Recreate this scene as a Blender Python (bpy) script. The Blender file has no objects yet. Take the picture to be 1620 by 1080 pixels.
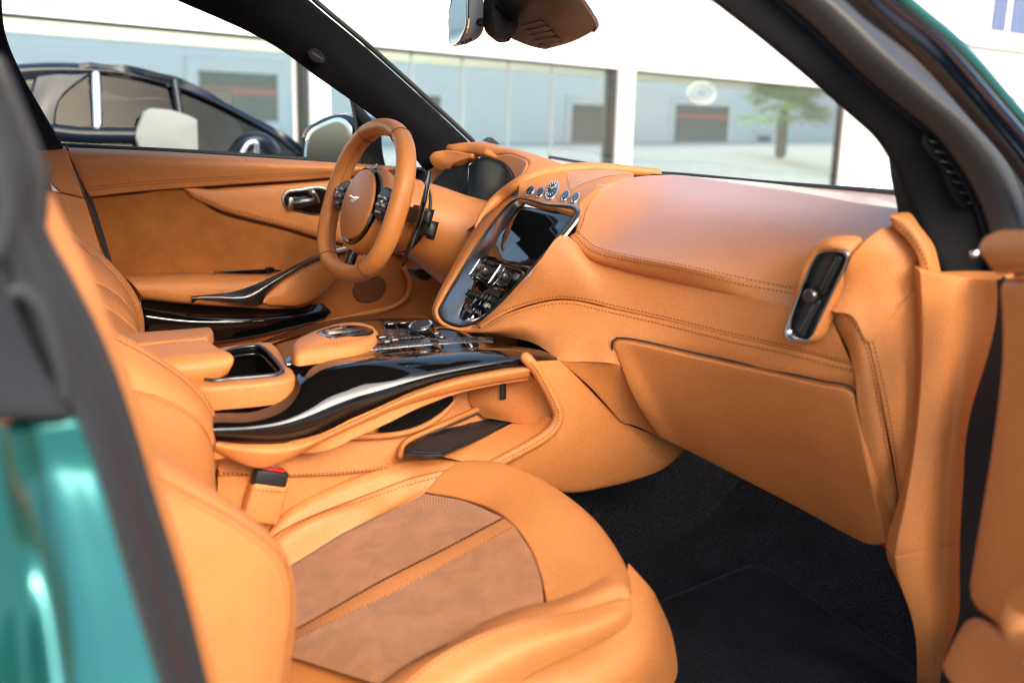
import bpy, bmesh, math, random
import numpy as np
from math import radians as R
random.seed(7)
sc = bpy.context.scene
# ---------------------------------------------------------------- camera
F0 = 1575.0; CX, CY = 810.0, 540.0
CAM = np.array([-.83, -1.55, 1.245])
_y, _p, _r = R(58), R(-12.75), R(1.45)
cf = np.array([math.cos(_y)*math.cos(_p), math.sin(_y)*math.cos(_p), math.sin(_p)])
_r0 = np.array([math.sin(_y), -math.cos(_y), 0.0]); _u0 = np.cross(_r0, cf)
cr = math.cos(_r)*_r0 + math.sin(_r)*_u0
cu = -math.sin(_r)*_r0 + math.cos(_r)*_u0
from mathutils import Matrix, Vector
cd = bpy.data.cameras.new('camera'); cam = bpy.data.objects.new('camera', cd)
sc.collection.objects.link(cam)
cam.matrix_world = Matrix(((cr[0], cu[0], -cf[0], CAM[0]), (cr[1], cu[1], -cf[1], CAM[1]), (cr[2], cu[2], -cf[2], CAM[2]), (0, 0, 0, 1)))
cd.sensor_width = 36; cd.lens = 35; cd.clip_start = .05; cd.clip_end = 500
cd.dof.use_dof = True; cd.dof.focus_distance = 1.95; cd.dof.aperture_fstop = 2.8
sc.camera = cam
# ---------------------------------------------------------------- world, sun, exposure
SUN_EL, SUN_AZ = 27.0, -88.0          # azimuth: direction towards the sun, degrees from +x towards +y
w = bpy.data.worlds.new('World'); sc.world = w; w.use_nodes = True
nt = w.node_tree; bg = nt.nodes['Background']
sky = nt.nodes.new('ShaderNodeTexSky'); sky.sky_type = 'NISHITA'; sky.sun_disc = False
sky.sun_elevation = R(SUN_EL); sky.sun_rotation = R(90 - SUN_AZ); sky.air_density = 1.0; sky.dust_density = 4.5; sky.ozone_density = .8
nt.links.new(sky.outputs[0], bg.inputs[0]); bg.inputs[1].default_value = .138
sl = bpy.data.lights.new('sun', 'SUN'); sl.energy = .95; sl.angle = R(70); sl.color = (1, .94, .85)
so = bpy.data.objects.new('sun', sl); sc.collection.objects.link(so)
sd = Vector((math.cos(R(SUN_AZ))*math.cos(R(SUN_EL)), math.sin(R(SUN_AZ))*math.cos(R(SUN_EL)), math.sin(R(SUN_EL))))
so.rotation_euler = sd.to_track_quat('Z', 'Y').to_euler(); so.location = (0, -20, 20)
vs = sc.view_settings; vs.view_transform = 'Standard'; vs.look = 'None'; vs.exposure = 1.83; vs.gamma = 1.0
cy = sc.cycles
cy.use_denoising = True; cy.max_bounces = 10; cy.diffuse_bounces = 7; cy.glossy_bounces = 4; cy.transparent_max_bounces = 12; cy.caustics_reflective = False
cy.sample_clamp_indirect = 6.0; cy.filter_width = 1.15
# ---------------------------------------------------------------- geometry helpers
def ray(px, py): return cf + (px-CX)/F0*cr - (py-CY)/F0*cu
def V(px, py, ax, val):
    d = ray(px, py)
    if ax == 'd': return CAM + d*val
    i = 'xyz'.index(ax); return CAM + d*((val-CAM[i])/d[i])
def proj(p):
    q = np.asarray(p)-CAM; z = q @ cf
    return CX+F0*(q @ cr)/z, CY-F0*(q @ cu)/z
def field(anchors):
    """thin-plate fit of inverse depth over the view; anchors: (px,py,axis,value)"""
    A = np.array([[a[0]/500., a[1]/500.] for a in anchors])
    wv = np.array([1/((V(*a)-CAM) @ cf) for a in anchors]); n = len(A)
    def U(r2): return np.where(r2 > 1e-12, r2*np.log(r2+1e-20), 0)
    K = U(((A[:, None]-A[None])**2).sum(-1)) + 1e-6*np.eye(n)
    Pm = np.c_[np.ones(n), A]; M = np.block([[K, Pm], [Pm.T, np.zeros((3, 3))]])
    c = np.linalg.lstsq(M, np.r_[wv, 0, 0, 0], rcond=None)[0]
    def f(px, py):
        q = np.array([px/500., py/500.]); k = U(((A-q)**2).sum(-1))
        return V(px, py, 'd', 1/(k @ c[:n] + c[n] + c[n+1]*q[0] + c[n+2]*q[1]))
    return f
def pt(c, ax):
    """control point -> 3D: (px,py) on a field or axis default, (px,py,val), (px,py,axis,val), ('w',x,y,z), ndarray"""
    if isinstance(c, np.ndarray): return c
    if c[0] == 'w': return np.array(c[1:], float)
    if len(c) == 4: return V(*c)
    if callable(ax): return ax(c[0], c[1])
    if isinstance(ax, tuple): return V(c[0], c[1], ax[0], c[2] if len(c) == 3 else ax[1])
    return V(c[0], c[1], ax, c[2])
def pts(cs, ax=None): return np.array([pt(c, ax) for c in cs])
def cr_dense(P, closed=False, k=12):
    P = np.asarray(P, float)
    if len(P) == 2 and not closed: return P
    n = len(P); out = []
    Q = np.vstack([P[-1], P, P[0], P[1]]) if closed else np.vstack([2*P[0]-P[1], P, 2*P[-1]-P[-2]])
    for i in range(n if closed else n-1):
        p0, p1, p2, p3 = Q[i:i+4]
        t0 = 0; e = .5
        t1 = t0+max(np.linalg.norm(p1-p0), 1e-6)**e; t2 = t1+max(np.linalg.norm(p2-p1), 1e-6)**e; t3 = t2+max(np.linalg.norm(p3-p2), 1e-6)**e
        for s in range(k):
            t = t1+(t2-t1)*s/k
            a1 = (t1-t)/(t1-t0)*p0+(t-t0)/(t1-t0)*p1; a2 = (t2-t)/(t2-t1)*p1+(t-t1)/(t2-t1)*p2; a3 = (t3-t)/(t3-t2)*p2+(t-t2)/(t3-t2)*p3
            b1 = (t2-t)/(t2-t0)*a1+(t-t0)/(t2-t0)*a2; b2 = (t3-t)/(t3-t1)*a2+(t-t1)/(t3-t1)*a3
            out.append((t2-t)/(t2-t1)*b1+(t-t1)/(t2-t1)*b2)
    if not closed: out.append(P[-1])
    return np.array(out)
def resample(D, n, closed=False, a=0., b=0.):
    """n points by arc length along polyline D, inset by a,b metres at the ends"""
    if closed: D = np.vstack([D, D[:1]])
    s = np.r_[0, np.cumsum(np.linalg.norm(np.diff(D, axis=0), axis=1))]; L = s[-1]
    if closed: t = np.linspace(0, L, n, endpoint=False)
    else:
        a = min(a, .3*L); b = min(b, .3*L); t = np.linspace(a, L-b, n)
    return np.stack([np.interp(t, s, D[:, i]) for i in range(3)], 1)
def coons(T, B, L, Rr, nu=14, nv=24):
    """grid of rows between four boundary curves (T,B run left to right; L,Rr run top to bottom)"""
    T, B = spline(T, nv), spline(B, nv); L, Rr = spline(L, nu), spline(Rr, nu)
    u = np.linspace(0, 1, nu)[:, None, None]; v = np.linspace(0, 1, nv)[None, :, None]
    return list((1-u)*T[None]+u*B[None]+(1-v)*L[:, None]+v*Rr[:, None]-((1-u)*(1-v)*T[0]+(1-u)*v*T[-1]+u*(1-v)*B[0]+u*v*B[-1]))
def plane_pt(px, py, p0, n):
    d = ray(px, py); return CAM+d*(((p0-CAM) @ n)/(d @ n))
def spline(P, n, closed=False, a=0., b=0.): return resample(cr_dense(P, closed), n, closed, a, b)
def nrm(v):
    return v/np.maximum(np.linalg.norm(v, axis=-1, keepdims=True), 1e-12)
def grid_normals(G, closed):
    du = np.gradient(G, axis=0)
    if closed: dv = (np.roll(G, -1, 1)-np.roll(G, 1, 1))/2
    else: dv = np.gradient(G, axis=1)
    n = nrm(np.cross(du, dv))
    s = np.sign(np.sum(np.einsum('ijk,ijk->ij', n, CAM-G)))
    return n*(s if s != 0 else 1)
CAR = {}
def link(o, parent=None):
    sc.collection.objects.link(o)
    if parent is not None:
        o.parent = parent; o.matrix_parent_inverse = Matrix.Translation(-WL[parent.name])
    return o
WL = {}
def empty(name, loc=(0, 0, 0), parent=None):
    o = bpy.data.objects.new(name, None); o.empty_display_size = .05
    WL[o.name] = Vector(loc)
    sc.collection.objects.link(o)
    o.location = Vector(loc)
    if parent is not None:
        o.parent = parent; o.location = Vector(loc)-WL[parent.name]
    return o
def mesh(name, verts, faces, mat, parent=None, smooth=True, uv=None, kind=None, angle=None, label=None):
    me = bpy.data.meshes.new(name); me.from_pydata([tuple(v) for v in verts], [], [tuple(f) for f in faces])
    me.materials.append(mat)
    if uv is not None:
        L = me.uv_layers.new(name='UVMap'); li = np.zeros(len(me.loops), int); me.loops.foreach_get('vertex_index', li)
        L.data.foreach_set('uv', np.asarray(uv, np.float32)[li].ravel())
    if smooth: me.polygons.foreach_set('use_smooth', [True]*len(me.polygons))
    me.update()
    o = bpy.data.objects.new(name, me)
    if angle is not None: me.set_sharp_from_angle(angle=R(angle))
    link(o, parent); WL[o.name] = Vector((0, 0, 0))
    if kind: o['kind'] = kind
    if label: o['label'] = label
    return o
class Surf: pass
def panel(name, rows, ax, mat, parent, nu=14, nv=30, r=.004, depth=.014, edges='LRTB', bulge=0., closed=False, off=0., bump=None, lin=False, kind=None, flip=False, label=None):
    rows3 = [pts(c, ax) for c in rows]
    a = r if ('L' in edges and not closed) else 0; b = r if ('R' in edges and not closed) else 0
    S = np.array([spline(c, nv, closed, a, b) for c in rows3])
    ta = r if 'T' in edges else 0; tb = r if 'B' in edges else 0
    G = np.stack([resample(S[:, j] if lin else cr_dense(S[:, j]), nu, False, ta, tb) for j in range(nv)], 1)
    N = grid_normals(G, closed)
    if flip: N = -N
    if bulge:
        u = np.linspace(-1, 1, nu)[:, None]; v = np.linspace(-1, 1, nv)[None, :]
        f = (1-np.abs(u)**2.5)*(1-np.abs(v)**2.5) if not closed else (1-np.abs(u)**2.5)+0*v
        G = G+N*(bulge*f)[..., None]
    if bump is not None:
        uu, vv = np.meshgrid(np.linspace(0, 1, nu), np.linspace(0, 1, nv), indexing='ij')
        G = G+N*bump(uu, vv)[..., None]
    if off: G = G+N*off
    if bulge or bump is not None: 
        N = grid_normals(G, closed)
        if flip: N = -N
    su = Surf(); su.G = G.copy(); su.N = N.copy()
    du = np.linalg.norm(np.diff(G, axis=0), axis=2).mean(1); dv = np.linalg.norm(np.diff(G, axis=1), axis=2).mean(0)
    cu_ = list(np.r_[0, np.cumsum(du)]); cv_ = list(np.r_[0, np.cumsum(dv)])
    ANG = [R(25), R(55), R(90)]
    def roll(G, N, cu_, end):
        g0, g1 = (G[0], G[1]) if end == 0 else (G[-1], G[-2])
        n0 = N[0] if end == 0 else N[-1]
        t = g0-g1; t = t-n0*np.sum(t*n0, -1, keepdims=True); t = nrm(t)
        new = [g0+t*r*math.sin(x)-n0*r*(1-math.cos(x)) for x in ANG]
        new.append(new[-1]-n0*depth); k = len(new)
        cs = [r*.5*(i+1) for i in range(k)]
        if end == 0:
            G = np.concatenate([np.array(new[::-1]), G]); N = np.concatenate([np.array([n0]*k), N]); cu_ = [cu_[0]-c for c in cs[::-1]]+cu_
        else:
            G = np.concatenate([G, np.array(new)]); N = np.concatenate([N, np.array([n0]*k)]); cu_ = cu_+[cu_[-1]+c for c in cs]
        return G, N, cu_
    if 'T' in edges: G, N, cu_ = roll(G, N, cu_, 0)
    if 'B' in edges: G, N, cu_ = roll(G, N, cu_, 1)
    if not closed:
        Gt, Nt = G.transpose(1, 0, 2), N.transpose(1, 0, 2)
        if 'L' in edges: Gt, Nt, cv_ = roll(Gt, Nt, cv_, 0)
        if 'R' in edges: Gt, Nt, cv_ = roll(Gt, Nt, cv_, 1)
        G, N = Gt.transpose(1, 0, 2), Nt.transpose(1, 0, 2)
    m, n = G.shape[:2]
    fs = []
    ref = np.sum(grid_normals(su.G, closed)*su.N) * (1 if True else 1)
    c0 = np.cross(su.G[1:, :-1]-su.G[:-1, :-1], su.G[:-1, 1:]-su.G[:-1, :-1]); s = np.sum(c0*su.N[:-1, :-1])
    jn = n if closed else n-1
    for i in range(m-1):
        for j in range(jn):
            q = (i*n+j, (i+1)*n+j, (i+1)*n+(j+1) % n, i*n+(j+1) % n)
            fs.append(q if s > 0 else q[::-1])
    uv = np.stack(np.meshgrid(cv_, cu_), -1).reshape(-1, 2) if not closed else np.stack(np.meshgrid(np.arange(n)*.01, cu_), -1).reshape(-1, 2)
    su.o = mesh(name, G.reshape(-1, 3), fs, mat, parent, uv=uv, kind=kind, label=label)
    return su
def fill(name, outline, ax, mat, parent, n=64, r=.003, depth=.01, bulge=0., off=0., rings=6, sharp=False, label=None, normal=None, flip=False):
    P = pts(outline, ax)
    B = resample(P if sharp else cr_dense(P, True), n, True)
    c = B.mean(0)
    nn = np.zeros(3)
    for i in range(n): nn += np.cross(B[i]-c, B[(i+1) % n]-c)
    nn /= np.linalg.norm(nn)
    if nn @ (CAM-c) < 0: nn = -nn
    if flip: nn = -nn
    size = np.linalg.norm(B-c, axis=1)
    inset = np.minimum(r/np.maximum(size, 1e-6), .4)
    vs_ = []; 
    vs_.append(B-nn*(r+depth)); vs_.append(B-nn*r)
    for a in (30, 60, 90):
        s = 1-inset*(1-math.cos(R(a))) ; vs_.append(c+(B-c)*s[:, None]-nn*r*(1-math.sin(R(a))))
    e = 1-inset
    for k in range(1, rings):
        t = 1-k/rings
        vs_.append(c+(B-c)*(e*t)[:, None]+nn*bulge*(1-t*t))
    vs_ = [x+nn*off for x in vs_]
    verts = np.vstack(vs_+[(c+nn*(bulge+off))[None]]); fs = []; m = len(vs_)
    o0 = np.cross(B[0]-c, B[1]-c) @ nn > 0
    for i in range(m-1):
        for j in range(n):
            q = (i*n+j, i*n+(j+1) % n, (i+1)*n+(j+1) % n, (i+1)*n+j); fs.append(q if o0 else q[::-1])
    for j in range(n):
        q = ((m-1)*n+j, (m-1)*n+(j+1) % n, m*n); fs.append(q if o0 else q[::-1])
    # planar uv in metres
    a1 = nrm(B[0]-c); a2 = np.cross(nn, a1)
    uv = np.stack([(verts-c) @ a1, (verts-c) @ a2], 1)
    o = mesh(name, verts, fs, mat, parent, uv=uv, label=label, angle=50 if sharp else None)
    s = Surf(); s.o = o; s.c = c; s.n = nn; s.B = B
    return s
def tube(name, P, rad, mat, parent, n=40, k=12, closed=False, sec=(1, 1), up=None, dense=True, kind=None, caps=True, label=None, twist=None):
    D = spline(P, n, closed) if dense else np.asarray(P, float); n = len(D)
    if closed: T = nrm(np.roll(D, -1, 0)-np.roll(D, 1, 0))
    else: T = nrm(np.gradient(D, axis=0))
    rr = rad if callable(rad) else (lambda t: rad)
    u = np.array(up, float) if up is not None else np.array([0, 0, 1.])
    if abs(u @ T[0]) > .95: u = np.array([1., 0, 0])
    vs_ = []; fs = []; us = []
    uu = nrm(u-T[0]*(u @ T[0]))
    for i in range(n):
        if up is not None: uu = nrm(u-T[i]*(u @ T[i]))
        else: uu = nrm(uu-T[i]*(uu @ T[i]))
        ww = np.cross(T[i], uu); t = i/max(n-1, 1); q = rr(t)
        s2 = sec(t) if callable(sec) else sec
        for a in range(k):
            th = 2*math.pi*a/k; vs_.append(D[i]+uu*math.cos(th)*q*s2[0]+ww*math.sin(th)*q*s2[1]); us.append((i*.01, a/k*.06))
    m = n if closed else n-1
    for i in range(m):
        for a in range(k):
            fs.append((i*k+a, i*k+(a+1) % k, ((i+1) % n)*k+(a+1) % k, ((i+1) % n)*k+a))
    if not closed and caps:
        for e, i in ((0, 0), (1, n-1)):
            T0 = T[i]*(-1 if e == 0 else 1); q = rr(e)
            s2 = sec(e) if callable(sec) else sec
            mm = q*min(s2)
            base = i*k; ring = np.array(vs_[base:base+k]); c = ring.mean(0); prev = list(range(base, base+k))
            for al in (35, 65):
                nr = c+(ring-c)*math.cos(R(al))+T0*mm*math.sin(R(al)); st = len(vs_); vs_ += list(nr); us += [(0, 0)]*k
                cur = list(range(st, st+k))
                for a in range(k):
                    qd = (prev[a], prev[(a+1) % k], cur[(a+1) % k], cur[a]); fs.append(qd if e == 1 else qd[::-1])
                prev = cur
            vs_.append(c+T0*mm); us.append((0, 0)); ci = len(vs_)-1
            for a in range(k):
                qd = (prev[a], prev[(a+1) % k], ci); fs.append(qd if e == 1 else qd[::-1])
    return mesh(name, vs_, fs, mat, parent, uv=us, kind=kind, label=label)
def stitch_line(name, D, N, mat, parent, pitch=.0068, ln=.0044, wd=.0017, off=.0006):
    """row of raised thread stitches along polyline D with normals N, joined as one mesh"""
    s = np.r_[0, np.cumsum(np.linalg.norm(np.diff(D, axis=0), axis=1))]
    t = np.arange(pitch/2, s[-1], pitch); vs_ = []; fs = []
    for q in t:
        i = min(max(np.searchsorted(s, q)-1, 0), len(D)-2); a = (q-s[i])/max(s[i+1]-s[i], 1e-9)
        p = D[i]*(1-a)+D[i+1]*a; T = nrm(D[i+1]-D[i]); n = nrm(N[i]*(1-a)+N[i+1]*a); b = np.cross(n, T)
        p = p+n*off; k = len(vs_); h = ln/2
        vs_ += [p-T*h, p-T*h*.5+b*wd/2, p-T*h*.5+n*.0007, p-T*h*.5-b*wd/2, p+T*h*.5+b*wd/2, p+T*h*.5+n*.0007, p+T*h*.5-b*wd/2, p+T*h]
        fs += [(k, k+2, k+1), (k, k+3, k+2), (k+1, k+2, k+5, k+4), (k+2, k+3, k+6, k+5), (k+4, k+5, k+7), (k+5, k+6, k+7)]
    return mesh(name, vs_, fs, mat, parent, smooth=False, kind='stuff')
def seam(su, edge, inset, parent, name='stitching', a=0., b=1., mat=None):
    """stitches along one edge of a panel surface, inset metres from it"""
    G, N = su.G, su.N
    if edge in 'LR': G, N = G.transpose(1, 0, 2), N.transpose(1, 0, 2)
    if edge in 'BR': G, N = G[::-1], N[::-1]
    P = []; Q = []
    for j in range(G.shape[1]):
        s = np.r_[0, np.cumsum(np.linalg.norm(np.diff(G[:, j], axis=0), axis=1))]
        P.append([np.interp(inset, s, G[:, j, i]) for i in range(3)]); Q.append([np.interp(inset, s, N[:, j, i]) for i in range(3)])
    P = np.array(P); Q = np.array(Q); n = len(P); i0, i1 = int(a*(n-1)), int(b*(n-1))+1
    return stitch_line(name, P[i0:i1], Q[i0:i1], mat or M['thread'], parent)
def boxm(name, c, size, mat, parent=None, X=(1, 0, 0), Y=(0, 1, 0), Z=(0, 0, 1), bev=.003, seg=2, smooth=True, kind=None, label=None):
    bm = bmesh.new(); bmesh.ops.create_cube(bm, size=1)
    X, Y, Z = nrm(np.array(X, float)), nrm(np.array(Y, float)), nrm(np.array(Z, float))
    for v in bm.verts:
        p = np.array(c, float)+X*v.co.x*size[0]+Y*v.co.y*size[1]+Z*v.co.z*size[2]; v.co = p
    if bev: bmesh.ops.bevel(bm, geom=bm.edges[:]+bm.verts[:], offset=bev, segments=seg, affect='EDGES', profile=.5)
    bmesh.ops.recalc_face_normals(bm, faces=bm.faces[:])
    me = bpy.data.meshes.new(name); bm.to_mesh(me); bm.free(); me.materials.append(mat)
    if smooth and bev: 
        me.polygons.foreach_set('use_smooth', [True]*len(me.polygons)); me.set_sharp_from_angle(angle=R(50))
    o = bpy.data.objects.new(name, me); link(o, parent); WL[o.name] = Vector((0, 0, 0))
    if kind: o['kind'] = kind
    if label: o['label'] = label
    return o
def lathe(name, c, axis, prof, mat, parent, k=32, X=None, el=(1, 1), label=None):
    """prof: list of (radius, height along axis)"""
    axis = nrm(np.array(axis, float)); X = np.array(X, float) if X is not None else (np.array([0, 0, 1.]) if abs(axis[2]) < .9 else np.array([1., 0, 0]))
    X = nrm(X-axis*(X @ axis)); Y = np.cross(axis, X); vs_ = []; fs = []; c = np.array(c, float)
    for r_, h in prof:
        for a in range(k):
            th = 2*math.pi*a/k; vs_.append(c+axis*h+X*math.cos(th)*r_*el[0]+Y*math.sin(th)*r_*el[1])
    for i in range(len(prof)-1):
        for a in range(k): fs.append((i*k+a, i*k+(a+1) % k, (i+1)*k+(a+1) % k, (i+1)*k+a))
    if prof[-1][0] > 1e-6: fs.append(tuple((len(prof)-1)*k+a for a in range(k)))
    return mesh(name, vs_, fs, mat, parent, angle=40, label=label)
# ---------------------------------------------------------------- materials
M = {}
def new_mat(name):
    m = bpy.data.materials.new(name); m.use_nodes = True
    return m, m.node_tree, m.node_tree.nodes['Principled BSDF']
def simple(name, col, rough=.5, metal=0., spec=.5, coat=0., coatr=.05, grain=0., gscale=300., vary=0., vscale=6., sheen=0., wrinkle=0., fine=0., fscale=420.):
    m, nt, b = new_mat(name); L = nt.links
    b.inputs['Base Color'].default_value = (*col, 1); b.inputs['Roughness'].default_value = rough; b.inputs['Metallic'].default_value = metal
    b.inputs['Specular IOR Level'].default_value = spec; b.inputs['Coat Weight'].default_value = coat; b.inputs['Coat Roughness'].default_value = coatr
    if sheen: b.inputs['Sheen Weight'].default_value = sheen; b.inputs['Sheen Roughness'].default_value = .4
    tc = nt.nodes.new('ShaderNodeTexCoord')
    if grain:
        n1 = nt.nodes.new('ShaderNodeTexVoronoi'); n1.inputs['Scale'].default_value = gscale; L.new(tc.outputs['Object'], n1.inputs['Vector'])
        bp = nt.nodes.new('ShaderNodeBump'); bp.inputs['Strength'].default_value = grain; bp.inputs['Distance'].default_value = .0006
        L.new(n1.outputs['Distance'], bp.inputs['Height']); L.new(bp.outputs[0], b.inputs['Normal'])
    if wrinkle:
        n3 = nt.nodes.new('ShaderNodeTexNoise'); n3.inputs['Scale'].default_value = 38; n3.inputs['Detail'].default_value = 4; n3.inputs['Distortion'].default_value = .4; L.new(tc.outputs['Object'], n3.inputs['Vector'])
        bq = nt.nodes.new('ShaderNodeBump'); bq.inputs['Strength'].default_value = wrinkle; bq.inputs['Distance'].default_value = .004
        L.new(n3.outputs['Fac'], bq.inputs['Height']); L.new(bq.outputs[0], bp.inputs['Normal'])
    if vary:
        n2 = nt.nodes.new('ShaderNodeTexNoise'); n2.inputs['Scale'].default_value = vscale; n2.inputs['Detail'].default_value = 5; n2.inputs['Roughness'].default_value = .6
        L.new(tc.outputs['Object'], n2.inputs['Vector'])
        mx = nt.nodes.new('ShaderNodeMix'); mx.data_type = 'RGBA'
        mx.inputs['A'].default_value = (*[c*(1-vary) for c in col], 1); mx.inputs['B'].default_value = (*[min(c*(1+vary), 1) for c in col], 1)
        L.new(n2.outputs['Fac'], mx.inputs['Factor']); L.new(mx.outputs['Result'], b.inputs['Base Color'])
        if fine:
            n4 = nt.nodes.new('ShaderNodeTexNoise'); n4.inputs['Scale'].default_value = fscale; n4.inputs['Detail'].default_value = 3; L.new(tc.outputs['Object'], n4.inputs['Vector'])
            r4 = nt.nodes.new('ShaderNodeMapRange'); r4.inputs['From Min'].default_value = .3; r4.inputs['From Max'].default_value = .7; r4.inputs['To Min'].default_value = 1-fine; r4.inputs['To Max'].default_value = 1+fine; L.new(n4.outputs['Fac'], r4.inputs['Value'])
            m4 = nt.nodes.new('ShaderNodeMix'); m4.data_type = 'RGBA'; m4.blend_type = 'MULTIPLY'; m4.inputs['Factor'].default_value = 1
            L.new(mx.outputs['Result'], m4.inputs['A']); L.new(r4.outputs[0], m4.inputs['B']); L.new(m4.outputs['Result'], b.inputs['Base Color'])
    M[name] = m
    return m
TAN = (.55, .200, .055)
simple('tan_leather', TAN, .53, spec=.45, grain=.4, gscale=480, vary=.16, vscale=7, wrinkle=.22, fine=.13)
simple('strip_leather', (.45, .175, .058), .62, spec=.35, grain=.4, gscale=480, vary=.14, vscale=7, fine=.13)
simple('dash_leather', TAN, .42, spec=.55, coat=1., coatr=.22, grain=.3, gscale=480, vary=.12, vscale=7, wrinkle=.15, fine=.1)
simple('tan_leather_smooth', (.52, .185, .045), .44, spec=.42, grain=.15, gscale=600, vary=.10, wrinkle=.15)
simple('thread', (.13, .038, .010), .7)
simple('thread_light', (.42, .15, .04), .7)
simple('tan_suede', (.33, .112, .026), .95, spec=.12, grain=.3, gscale=900, vary=.42, vscale=16, sheen=.1)
simple('tan_plastic', (.42, .14, .032), .55, grain=.2, gscale=600, vary=.08)
simple('black_suede', (.0165, .0165, .0185), .95, spec=.12, grain=.5, gscale=700, vary=.35, vscale=22, sheen=.03)
simple('black_plastic', (.012, .012, .013), .45, grain=.15, gscale=800)
simple('black_rubber', (.022, .022, .024), .5, spec=.4, vary=.25, vscale=12)
simple('grey_rubber', (.034, .033, .033), .42, spec=.5, vary=.2, vscale=10)
simple('pillar_rubber', (.026, .028, .033), .55, spec=.35, vary=.2, vscale=10)
simple('piano_black', (.004, .0035, .0035), .04, spec=.55, coat=.6, coatr=.01)
simple('screen_glass', (.003, .004, .004), .035, spec=.5)
simple('matt_screen', (.006, .008, .008), .3, spec=.16)
simple('deep_black', (.004, .004, .004), .8, spec=.1)
simple('blue_black_suede', (.0085, .0095, .012), .95, spec=.1, grain=.5, gscale=700, vary=.35, vscale=22)
simple('chrome', (.78, .78, .78), .12, metal=1.)
simple('satin_dark_metal', (.10, .10, .105), .28, metal=.9, coat=.3)
simple('vent_metal', (.36, .365, .375), .26, metal=1.)
simple('satin_metal', (.50, .48, .45), .28, metal=1.)
simple('black_carpet', (.017, .0175, .021), 1., spec=.05, grain=1.0, gscale=420, vary=.65, vscale=9, fine=.75, fscale=330)
simple('carpet_binding', (.022, .022, .025), 1., spec=.05, grain=1., gscale=500)
simple('red_plastic', (.55, .012, .012), .35)
simple('mirror_silver', (.85, .88, .88), .02, metal=1.)
simple('brown_plastic', (.017, .016, .016), .45, grain=.15, gscale=900, vary=.15)
simple('dark_blue_paint', (.006, .02, .06), .12, metal=.3, coat=1.)
simple('navy_paint', (.012, .03, .075), .15, metal=.2, coat=1., coatr=.02)
simple('headliner', (.02, .02, .02), .95, grain=.3, gscale=700)
def two_tone_dots(name, base, dot, scale, thr, rough=.9, vary=.15, vscale=14, spec=.2):
    m, nt, b = new_mat(name); L = nt.links
    uv = nt.nodes.new('ShaderNodeTexCoord'); vo = nt.nodes.new('ShaderNodeTexVoronoi'); vo.voronoi_dimensions = '2D'
    vo.inputs['Scale'].default_value = scale; vo.inputs['Randomness'].default_value = 0
    mp = nt.nodes.new('ShaderNodeMapping'); mp.inputs['Rotation'].default_value = (0, 0, R(45)); L.new(uv.outputs['UV'], mp.inputs['Vector'])
    L.new(mp.outputs[0], vo.inputs['Vector'])
    ra = nt.nodes.new('ShaderNodeMapRange'); ra.inputs['From Min'].default_value = thr*.75; ra.inputs['From Max'].default_value = thr*1.25
    L.new(vo.outputs['Distance'], ra.inputs['Value'])
    no = nt.nodes.new('ShaderNodeTexNoise'); no.inputs['Scale'].default_value = vscale; no.inputs['Detail'].default_value = 6; no.inputs['Roughness'].default_value = .65; no.inputs['Distortion'].default_value = .6; L.new(uv.outputs['Object'], no.inputs['Vector'])
    rr = nt.nodes.new('ShaderNodeMapRange'); rr.inputs['From Min'].default_value = .38; rr.inputs['From Max'].default_value = .62; L.new(no.outputs['Fac'], rr.inputs['Value'])
    m1 = nt.nodes.new('ShaderNodeMix'); m1.data_type = 'RGBA'; m1.inputs['A'].default_value = (*[c*(1-vary) for c in base], 1); m1.inputs['B'].default_value = (*[c*(1+vary) for c in base], 1); L.new(rr.outputs[0], m1.inputs['Factor'])
    m2 = nt.nodes.new('ShaderNodeMix'); m2.data_type = 'RGBA'; m2.inputs['A'].default_value = (*dot, 1); L.new(ra.outputs[0], m2.inputs['Factor']); L.new(m1.outputs['Result'], m2.inputs['B'])
    L.new(m2.outputs['Result'], b.inputs['Base Color']); b.inputs['Roughness'].default_value = rough; b.inputs['Specular IOR Level'].default_value = spec; b.inputs['Sheen Weight'].default_value = .25
    bp = nt.nodes.new('ShaderNodeBump'); bp.inputs['Strength'].default_value = .5; bp.inputs['Distance'].default_value = .001; L.new(ra.outputs[0], bp.inputs['Height']); L.new(bp.outputs[0], b.inputs['Normal'])
    M[name] = m
two_tone_dots('perforated_suede', (.41, .168, .062), (.16, .056, .019), 255, .34, vary=.17, vscale=24)
two_tone_dots('perforated_leather', (.46, .15, .034), (.16, .05, .014), 210, .24, rough=.5, vary=.06)
two_tone_dots('speaker_holes', (.30, .10, .025), (.03, .012, .006), 150, .42, rough=.5, vary=.06)
two_tone_dots('dash_holes', (.50, .17, .04), (.20, .065, .018), 180, .26, rough=.45, vary=.05)
def carbon():
    m, nt, b = new_mat('carbon_fibre'); L = nt.links
    uv = nt.nodes.new('ShaderNodeTexCoord'); wv = nt.nodes.new('ShaderNodeTexWave'); wv.wave_type = 'BANDS'; wv.bands_direction = 'DIAGONAL'; wv.inputs['Scale'].default_value = 90
    L.new(uv.outputs['UV'], wv.inputs['Vector'])
    mx = nt.nodes.new('ShaderNodeMix'); mx.data_type = 'RGBA'; mx.inputs['A'].default_value = (.004, .004, .004, 1); mx.inputs['B'].default_value = (.07, .07, .075, 1)
    cr_ = nt.nodes.new('ShaderNodeMapRange'); cr_.inputs['From Min'].default_value = .4; cr_.inputs['From Max'].default_value = .6; L.new(wv.outputs['Fac'], cr_.inputs['Value'])
    L.new(cr_.outputs[0], mx.inputs['Factor']); L.new(mx.outputs['Result'], b.inputs['Base Color']); b.inputs['Roughness'].default_value = .25; b.inputs['Coat Weight'].default_value = .5; b.inputs['Coat Roughness'].default_value = .03; b.inputs['Metallic'].default_value = .3
    M['carbon_fibre'] = m
carbon()
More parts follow.
